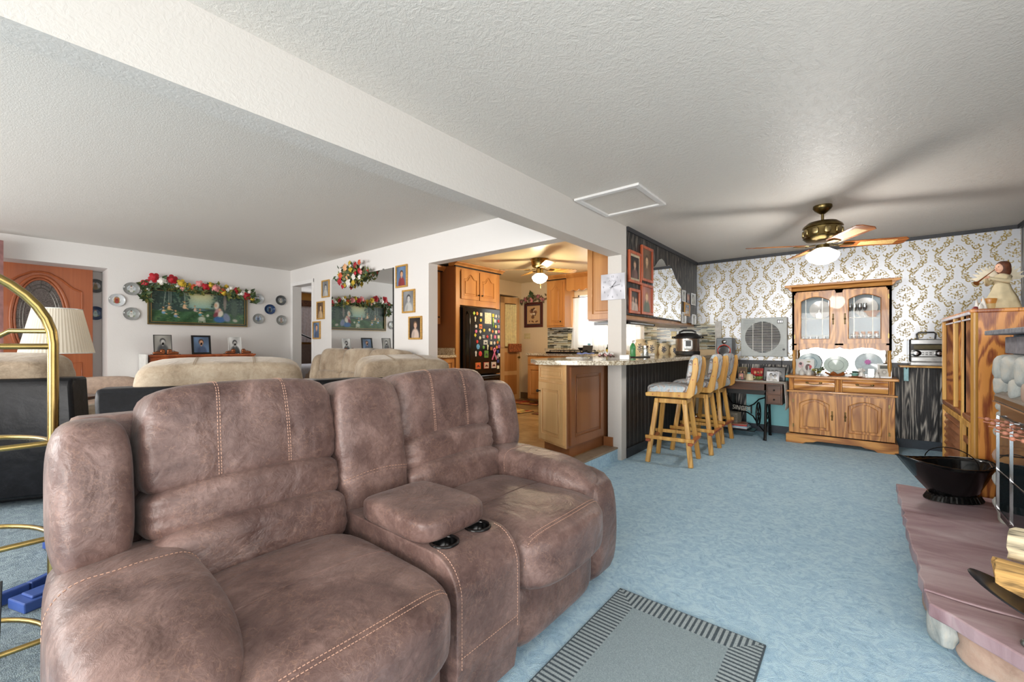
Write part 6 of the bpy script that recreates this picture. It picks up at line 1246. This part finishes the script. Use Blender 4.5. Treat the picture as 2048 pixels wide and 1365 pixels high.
# ------------------------------------------------ brass etagere at the left edge
t = T('etagere', 'tall arched brass etagere with glass half round shelves at the left edge', 'shelf unit', (-2.035, -.20, LF))
p = [(0, .31, 0), (0, .31, 1.06)]+[(0, .31*cos(A), 1.06+.26*sin(A)) for A in [pi*i/20 for i in range(1, 20)]]+[(0, -.31, 1.06), (0, -.31, 0)]
MB().tube(p, .0135, 12).build('arched_frame', BRASS, t, 60)
MB().tube([(-.34, 0, 0), (-.34, 0, 1.06), (-.2, 0, 1.24), (0, 0, 1.32)], .0115, 12).build('rear_post', BRASS, t, 60)
for z in (.10, .425, .735, 1.05):
    rim = [(-.34*sin(A), .31*cos(A), z) for A in [pi*i/24 for i in range(25)]]
    s_ = MB().tube(rim, .0085 if z < 1 else .010, 8).build('shelf_rim', BRASS, t, 60)
    MB().tube([(0, .31, z-.0), (0, -.31, z)], .009, 8).tube([(-.08*sin(A)-.02, .12*cos(A), z) for A in [pi*i/10 for i in range(11)]], .004, 6).build('cross_bar', BRASS, s_, 60)
    MB().prism([(q[0]*.96, q[1]*.96) for q in rim], 'z', z-.004, z+.003).build('glass_shelf', GLASS, s_, 0)
for a0 in (1, -1): MB().tube([(0, .31*a0, 1.10), (-.05, .22*a0, 1.10), (-.18, .1*a0, 1.01), (-.3, .02*a0, .88)], .008, 8).build('curved_brace', BRASS, t, 60)
frame_stand('dark picture frame standing on the lowest shelf of the brass etagere', -2.12, -.10, LF+.104, .2, .19, 80, BLACKM, portrait(60, 'dark', 1, 30, 30), .02)
BLU = plain('blue_plastic', (58, 84, 150), .35)
t = T('toy_track', 'curved blue plastic toy frame on the carpet beside the brown loveseat', 'toy', (-2.95, .1, LF))
m = MB(); prev = None
for q in [(.35*cos(A)-.05, .35*sin(A)-.2, .03) for A in [R(-30+i*15) for i in range(12)]]:
    if prev: m.bar(prev, q, .03, .05)
    prev = q
m.build('rail', BLU, t, 0, .005)
tag(MB().bx(-.06, .06, -.14, .14, 0, .04).bx(-.04, .04, -.11, -.0, .04, .05).build('toy_tray', BLU, None, 0, .008, loc=(-2.62, .17, LF), rot=(0, 0, R(20))), 'small blue plastic tray on the carpet behind the loveseat arm', 'toy')
# ------------------------------------------------ hearth and fireplace
def mk_stone(name, a, b, c, sc=3, rough=.6, bump=.5):
    k = NT(name, rough); n = k.noise(sc, k.co((.6, 2.2, 1)), 5, .6, .8); k.col(k.ramp(n, [(.32, a), (.5, b), (.7, c)])); k.bump(k.noise(sc*5, None, 4), bump, .01); return k.m
FLAG = mk_stone('mauve_flagstone', (142, 112, 118), (174, 148, 154), (196, 178, 182), 3, .45, .25)
STN = mk_stone('pale_field_stone', (150, 156, 156), (190, 194, 190), (216, 206, 190), 6)
STNB = mk_stone('buff_field_stone', (160, 128, 112), (190, 160, 142), (206, 186, 170), 5)
MORT = plain('blue_grey_mortar', (118, 138, 152), .9, 0, .15, 30, .6)
rs = random.Random(9)
def rough_prism(poly, z0, z1, seed, jit=.008, step=.07):
    r_ = random.Random(seed); out = []
    for a, b in zip(poly, poly[1:]+poly[:1]):
        n = max(1, int(math.dist(a, b)/step)); out += [(a[0]+(b[0]-a[0])*i/n+r_.uniform(-jit, jit)*(i > 0), a[1]+(b[1]-a[1])*i/n+r_.uniform(-jit, jit)*(i > 0)) for i in range(n)]
    return MB().prism(out, 'z', z0, z1)
t = T('hearth', 'raised hearth of field stones topped with mauve flagstone slabs', 'hearth', (0, 0, 0))
MB().prism([(.27, 3.97), (.27, 2.32), (.48, 2.10), (.9, 1.72), (1.28, 1.72), (1.28, 3.97)], 'z', 0, .142).build('mortar_core', MORT, t, 0)
rough_prism([(.21, 4.03), (.206, 2.36), (.30, 2.34), (.75, 2.30), (1.28, 2.26), (1.28, 4.03)], .142, .2, 1).build('flagstone_slab', FLAG, t, 0, .006)
rough_prism([(.207, 2.352), (.21, 2.25), (.41, 2.045), (.86, 1.62), (1.28, 1.62), (1.28, 2.252), (.75, 2.292), (.30, 2.332)], .145, .197, 2).build('flagstone_slab', FLAG, t, 0, .006)
for i, (x, y, L, w_, h, rz, mt) in enumerate(((.262, 3.7, .36, .05, .12, 90, STN), (.26, 3.3, .34, .05, .13, 90, STNB), (.262, 2.92, .30, .05, .12, 90, STN), (.26, 2.62, .22, .06, .13, 90, STNB), (.27, 2.38, .17, .09, .13, 95, STN), (.385, 2.20, .24, .07, .115, -45, STNB), (.58, 2.02, .24, .07, .12, -42, STN), (.78, 1.83, .26, .07, .12, -42, STNB))):
    r_ = random.Random(i); ph = r_.random()*6
    MB().pillow((0, 0, 0), (L, w_, h), 4.5, 9, lambda u, v, w, ph=ph: (u*(1+.06*sin(w*5+ph)), v*(1+.2*sin(u*4+ph)), w*(1+.08*sin(u*3+ph)))).build('field_stone', mt, t, 180, loc=(x, y, .068), rot=(0, 0, R(rz)))
t = T('fireplace', 'stone and brick fireplace with a black steel insert and folding glass doors', 'fireplace', (0, 0, .2))
MB().bx(.70, 1.28, 2.62, 3.53, .001, .999).bx(.66, 1.28, 2.62, 3.52, .92, 1.035).build('mortar_core', MORT, t, 0)
BR = plain('grey_violet_brick', (140, 136, 142), .7, 0, .12, 20, .5); m = 0
for i in range(3): MB().bx(.625, .70, 3.50-.24*(i+1)+.008, 3.50-.24*i, .935, 1.025).build('brick', BR, t, 0, .006)
for i in range(4):
    y = 3.44-.23*i; r_ = random.Random(i+30)
    for dz, hh, sh in ((.855, .14, 0), (.765, .10, .08)):
        ph = r_.random()*6; MB().pillow((0, 0, 0), (.20+.04*r_.random(), .17, hh), 4.6, 9, lambda u, v, w, ph=ph: (u*(1+.1*sin(w*4+ph)), v*(1+.12*sin(u*4+ph)), w*(1+.12*sin(u*3+ph)))).build('field_stone', (STN, STN, STN, STNB)[(i+int(sh*20)) % 4], t, 180, loc=(.66, y-sh, dz), rot=(0, 0, R(90)))
for i in range(5):
    ph = i*1.3; MB().pillow((0, 0, 0), (.14, .13, .17), 3.2, 8, lambda u, v, w, ph=ph: (u*(1+.15*sin(w*4+ph)), v*(1+.15*sin(w*5+ph)), w)).build('field_stone', (STN, STN, STNB)[i % 3], t, 180, loc=(.665, 3.53, .07+.155*i))
ins = MB().bx(.60, .72, 2.64, 3.455, .04, .70).build('steel_surround', BLACK, t, 0, .003)
for i in range(3): y1 = 3.44-.26*i; MB().bx(.588, .60, y1-.25, y1, .09, .60).build('glass_door', plain('smoked_glass_%d' % i, (34, 46, 50), .04), t, 0, .002); MB().bx(.582, .59, y1-.006, y1+.004, .09, .60).build('door_stile', CHROME, t, 0)
MB().bx(.585, .60, 2.64, 3.45, .30, .308).bx(.585, .60, 2.64, 3.45, .09, .10).build('door_rail', CHROME, t, 0)
MB().prism([(.565, .685), (.565, .715), (.62, .775), (.70, .775), (.70, .685)], 'y', 2.66, 3.38).build('heat_hood', plain('bronze_enamel', (96, 84, 66), .25, .6), t, 0, .003); MB().bx(.56, .70, 2.66, 3.39, .677, .685).build('hood_lip', CHROME, t, 0)
tag(MB().bx(.565, 1.28, 2.5, 3.60, 1.237, 1.262).build('mantel_shelf', plain('grey_weathered_plank', (128, 130, 138), .6, 0, .2, 40, .4), None, 0, .004), 'grey weathered mantel plank on top of the fireplace', 'mantel')
m = 0
for i in range(5):
    y = 3.15-.11*i; t2 = T('roasting_fork', 'roasting fork with a ringed reddish wooden handle lying on the fireplace door rail', 'fork', (.47, y, .80+.001*i), group='roasting forks on the fireplace'); MB().cyl((.0, -.01, 0), (.20, -.10, .01), .004, 6).build('prong', CHROME, t2, 60)
    t2.location = (.585, y-.03, .80-.006*i); q_ = MB().cyl((0, 0, 0), (-.11, .045, .012), .003, 6)
    for j in range(3): q_.sph((-.02-.03*j, .008+.012*j, .002+.003*j), .011, .0095, .0095, 8, 6)
    q_.build('handle', plain('rosy_wood_%d' % i, (182, 120, 96), .4), t2, 60)
# coal scuttle
t = T('coal_scuttle', 'black ribbed metal coal scuttle with a wire handle on the hearth', 'scuttle', (.47, 3.84, .2), 39)
MB().lathe([(.150, 0), (.165, .004), (.150, .03), (.138, .045)], 48, sx=1.0, sy=.62).build('foot_ring', BLACK, t, 60)
m = MB()
for i in range(34): A = 2*pi*i/34; m.bar((.162*cos(A), .10*sin(A), .006), (.140*cos(A), .087*sin(A), .04), .010, .006)
m.build('gadroon', DKMETAL, t, 0)
N = 60; V = []; K = 9
for k_ in range(N):
    A = 2*pi*k_/N; c_ = cos(A); rib = 1+(.012*cos(k_*pi) if True else 0)
    for j in range(K+1):
        u = j/K; rx = .13+(.235-.13)*u; ry = .082+(.165-.082)*u; zt_ = .25+(.035*max(0, -c_)**3)*u-.02*abs(sin(A))
        x = rx*c_-(.085*max(0, -c_)**3*u) - .02*u; V.append((x*rib, ry*sin(A)*rib, .04+(zt_-.04)*u))
o = MB().add(V, [(k_*(K+1)+j, ((k_+1) % N)*(K+1)+j, ((k_+1) % N)*(K+1)+j+1, k_*(K+1)+j+1) for k_ in range(N) for j in range(K)]+[tuple(k_*(K+1) for k_ in range(N))[::-1]]).build('bucket', BLACK, t, 60); o.modifiers.new('thickness', 'SOLIDIFY').thickness = .003
MB().tube([V[k_*(K+1)+K] for k_ in range(N)], .0035, 6, True).build('rolled_rim', BLACK, t, 60)
MB().tube([(-.02+.02*sin(A), .165*cos(A), .235+.09*sin(A)) for A in [pi*i/16 for i in range(17)]], .003, 6).build('wire_handle', DKMETAL, t, 60); MB().tube([(.10, -.13, .24), (.16, -.06, .25), (.17, .06, .25), (.10, .13, .24)], .0025, 5).build('rear_grip', CHROME, t, 60)
# firewood on its holder
BARK = plain('split_log_wood', (206, 172, 122), .8, 0, .3, 14, .6)
def logm(name, mats, c, L, r, rz, label, seed, col):
    k = NT('firewood_%d' % seed, .8); n = k.noise(14, k.co((.14, 1.6, 1.6)), 4, .65, .6); k.col(k.ramp(n, [(.32, tuple(int(q*.45) for q in col)), (.45, col), (.7, tuple(min(255, int(q*1.2)) for q in col))])); k.bump(n, .7, .01)
    r_ = random.Random(seed); n_ = 18; prof = [(r*r_.uniform(.93, 1.05)*cos(2*pi*i/n_), r*r_.uniform(.86, .97)*sin(2*pi*i/n_)) for i in range(n_)]
    V = []; S_ = 14
    for s_ in range(S_+1):
        u = s_/S_; q = 1+.05*sin(u*9+seed)
        V += [(L*(u-.5)+(r_.uniform(-.012, .012) if s_ in (0, S_) else 0), y*q, z*q) for y, z in prof]
    o = MB().add(V, [(s_*n_+i, s_*n_+(i+1) % n_, (s_+1)*n_+(i+1) % n_, (s_+1)*n_+i) for s_ in range(S_) for i in range(n_)]+[tuple(range(n_))[::-1], tuple(S_*n_+i for i in range(n_))]).build('firewood_log', k.m, None, 0, .003, loc=c, rot=(0, R(0), R(rz))); return tag(o, label, 'log')
logm('l', 0, (.62, 2.30, .325), .46, .075, -8, 'split golden brown log at the front of the firewood holder', 3, (206, 164, 100))
logm('l', 0, (.66, 2.42, .42), .42, .07, -12, 'pale split log on top of the firewood', 5, (222, 208, 176))
logm('l', 0, (.67, 2.20, .28), .42, .05, -4, 'orange brown log half hidden behind the black holder', 8, (196, 140, 86))
t = T('firewood_holder', 'black oval firewood tray on silver claw feet at the right edge of the hearth', 'log holder', (.60, 2.16, .2), -14)
V = []
for k_ in range(48):
    A = 2*pi*k_/48
    for j in range(6): u = (j+1)/6; V.append((.30*u*cos(A), .12*u*sin(A), .05+.085*(abs(u*cos(A)))**2*1.0+.03*u*u))
o = MB().add(V, [(k_*6+j, ((k_+1) % 48)*6+j, ((k_+1) % 48)*6+j+1, k_*6+j+1) for k_ in range(48) for j in range(5)]+[tuple(k_*6 for k_ in range(48))[::-1]]).build('tray', plain('scuffed_black_iron', (34, 34, 38), .35, .4, .3, 50), t, 60); o.modifiers.new('thickness', 'SOLIDIFY').thickness = .004
for x in (-.14, .14):
    for y in (-.07, .07):
        m = MB().tube([(x, y, .075), (x*1.05, y*1.1, .03)], [.012, .016], 8)
        for j in (-1, 0, 1): m.sph((x*1.08+j*.012, y*1.15+(-.010 if y < 0 else .010), .012), .011, .016, .012, 8, 6)
        m.build('claw_foot', plain('pewter', (120, 124, 120), .35, .8), t, 60)
# ------------------------------------------------ oak entertainment cabinet
PLY = wood('bold_grain_oak_ply', (140, 66, 22), (226, 150, 70), 'z', 1.7, .3, .13, rings=9, stretch=.28)
PLYX = wood('bold_grain_oak_back', (120, 72, 40), (196, 134, 80), 'z', 1.7, .35, .13, rings=10, stretch=.3)
RLV = wood('reddish_louvre', (104, 56, 34), (150, 90, 58), 'y', 1, .35)
t = T('entertainment_cabinet', 'tall oak entertainment cabinet with an open door and louvred base, beside the fireplace', 'cabinet', (.59, 4.10, 0))
MB().bx(0, .69, 0, .025, 0, 1.42).build('side_panel', PLY, t, 0); MB().cyl((.012, .012, 0), (.012, .012, 1.42), .019, 12).build('corner_post', OAKL, t, 60)
MB().bx(0, .69, 1.20, 1.225, 0, 1.40).build('side_panel', PLY, t, 0); MB().bx(.66, .685, .025, 1.20, 0, 1.40).build('back_panel', PLYX, t, 0)
MB().bx(-.01, .69, -.01, 1.24, 1.395, 1.42).build('top', PLY, t, 0, .006); MB().bx(-.016, -.0, .03, 1.23, 1.385, 1.405).bx(-.012, .0, .03, 1.0, 1.35, 1.362).build('silver_edge', plain('pale_strip_edge', (206, 204, 212), .3), t, 0, .003)
MB().bx(.0, .66, .28, .30, .70, 1.395).build('divider', PLYX, t, 0)
MB().bx(-.01, .66, .025, 1.20, .665, .70).build('middle_shelf', RLV, t, 0, .008)
for y in (.30, .62, 1.18): MB().bx(-.012, .014, y-.02, y+.02, .70 if y > .3 else 0.0, 1.395).build('front_stile', OAKL, t, 0, .005)
MB().bx(.02, .025, .32, 1.16, .72, 1.38).build('glass_pane', GLASS, t, 0)
for y0, y1, nm in ((.03, .29, 0), (.33, 1.18, 1)):
    d = MB().bx(-.012, .01, y0, y0+.03, .05, .66).bx(-.012, .01, y1-.03, y1, .05, .66).bx(-.012, .01, y0+.03, y1-.03, .05, .09).bx(-.012, .01, y0+.03, y1-.03, .62, .66).build('louvred_door', OAKL, t, 0, .003)
    m = MB()
    for i in range(9): z = .10+.058*i; m.bx(-.006, .012, y0+.03, y1-.03, 0, .042, Matrix.Translation((0, 0, z)) @ Matrix.Rotation(R(25), 4, 'Y'))
    if nm: m.build('louvres', RLV, d, 0)
    else:
        m = MB().bx(-.008, .008, y0+.03, y1-.03, .50, .54).bx(-.008, .008, y0+.03, y1-.03, .28, .32); m.build('rails', RLV, d, 0); MB().bx(.012, .02, y0+.03, y1-.03, .09, .62).build('dark_glass', plain('dark_cabinet_glass', (20, 20, 24), .08), d, 0)
WD = plain('ivory_gown', (196, 184, 152), .8, 0, .08, 12, .2); HB = plain('brown_hair', (88, 50, 32), .6, 0, .2, 40); SK = plain('doll_skin', (224, 176, 150), .5); WG = plain('feather_wing', (224, 216, 194), .8, 0, .06)
angel('angel_doll', 'brown haired angel doll with feather wings blowing a copper trumpet, on the oak cabinet', .775, 4.42, 1.42, .36, -55, WD, HB, WG, True, fc=SK, wide=.95, wrot=60)
angel('angel_doll', 'smaller angel doll in a pale green gown on the oak cabinet beside the trumpet angel', .90, 4.17, 1.42, .19, -40, plain('pale_green_gown', (196, 194, 156), .8), HB, None, fc=SK)
angel('angel_doll', 'angel doll at the far right edge on the oak cabinet', .99, 4.27, 1.42, .24, -60, WD, HB, WG, fc=SK)
t = T('lantern', 'honey coloured glass candle jar beside the trumpet angel on the oak cabinet', 'candle', (.71, 4.38, 1.42)); MB().lathe([(.032, 0), (.036, .03), (.034, .05)], 18).build('jar', plain('cream_wax', (196, 170, 120), .5), t, 60); MB().lathe([(.035, .05), (.04, .075), (.038, .085), (.0, .09)], 18).build('shade', plain('amber_shade', (190, 132, 60), .3), t, 60)
t = T('nativity_ornament', 'small white peaked stable ornament at the corner of the oak cabinet', 'ornament', (.665, 4.34, 1.42), -30)
MB().prism([(-.035, 0), (-.022, .085), (-.012, .03), (.004, .06), (.012, .10), (.035, 0)], 'y', -.008, .008).build('stable', CERAM, t, 0, .002); MB().sph((-.02, -.02, .016), .016).build('red_figure', plain('deep_red', (120, 40, 40), .5), t, 60); MB().lathe([(.012, 0), (.014, .03), (.004, .05)], 10, (.01, -.025, 0)).build('grey_figure', GREY, t, 60)
# ------------------------------------------------ foreground rug
def rugarr(h, w_, W_, H_, bw):
    Y, X = np.mgrid[0:h, 0:w_]; x = X/(w_-1)*W_; y = Y/(h-1)*H_; dx = np.minimum(x, W_-x); dy = np.minimum(y, H_-y); r_ = np.random.RandomState(1)
    p = .0215; inb = (np.minimum(dx, dy) < bw); s_ = np.where(dx < dy, ((y/p) % 1) < .45, ((x/p) % 1) < .45)
    a = blank(h, w_, (150, 166, 172)); a[inb & ~s_] = (168, 180, 184); a[inb & s_] = (84, 96, 104); return a+r_.normal(0, 9, (h, w_, 1))
t = T('area_rug', 'grey blue rug with a comb striped border on the carpet in the foreground', 'rug', (-.58, 1.37, 0))
W_, H_ = .61, 1.06; MB().bx(-W_/2, W_/2, -H_/2, H_/2, .0, .009).build('binding', plain('dark_binding', (70, 82, 90), .9), t, 0, .003)
kr = NT('rug_pile', .95, spec=.1); a_ = kr.n('ShaderNodeVertexColor'); a_.layer_name = 'Col'; kr.l(a_.outputs[0], kr.b.inputs['Base Color']); kr.bump(kr.noise(500, None, 2), .8, .003)
raster('pile', rugarr(440, 254, W_-.012, H_-.012, .105), W_-.012, H_-.012, t, (0, 0, .0095), (R(-90), 0, 0), mat=kr.m)
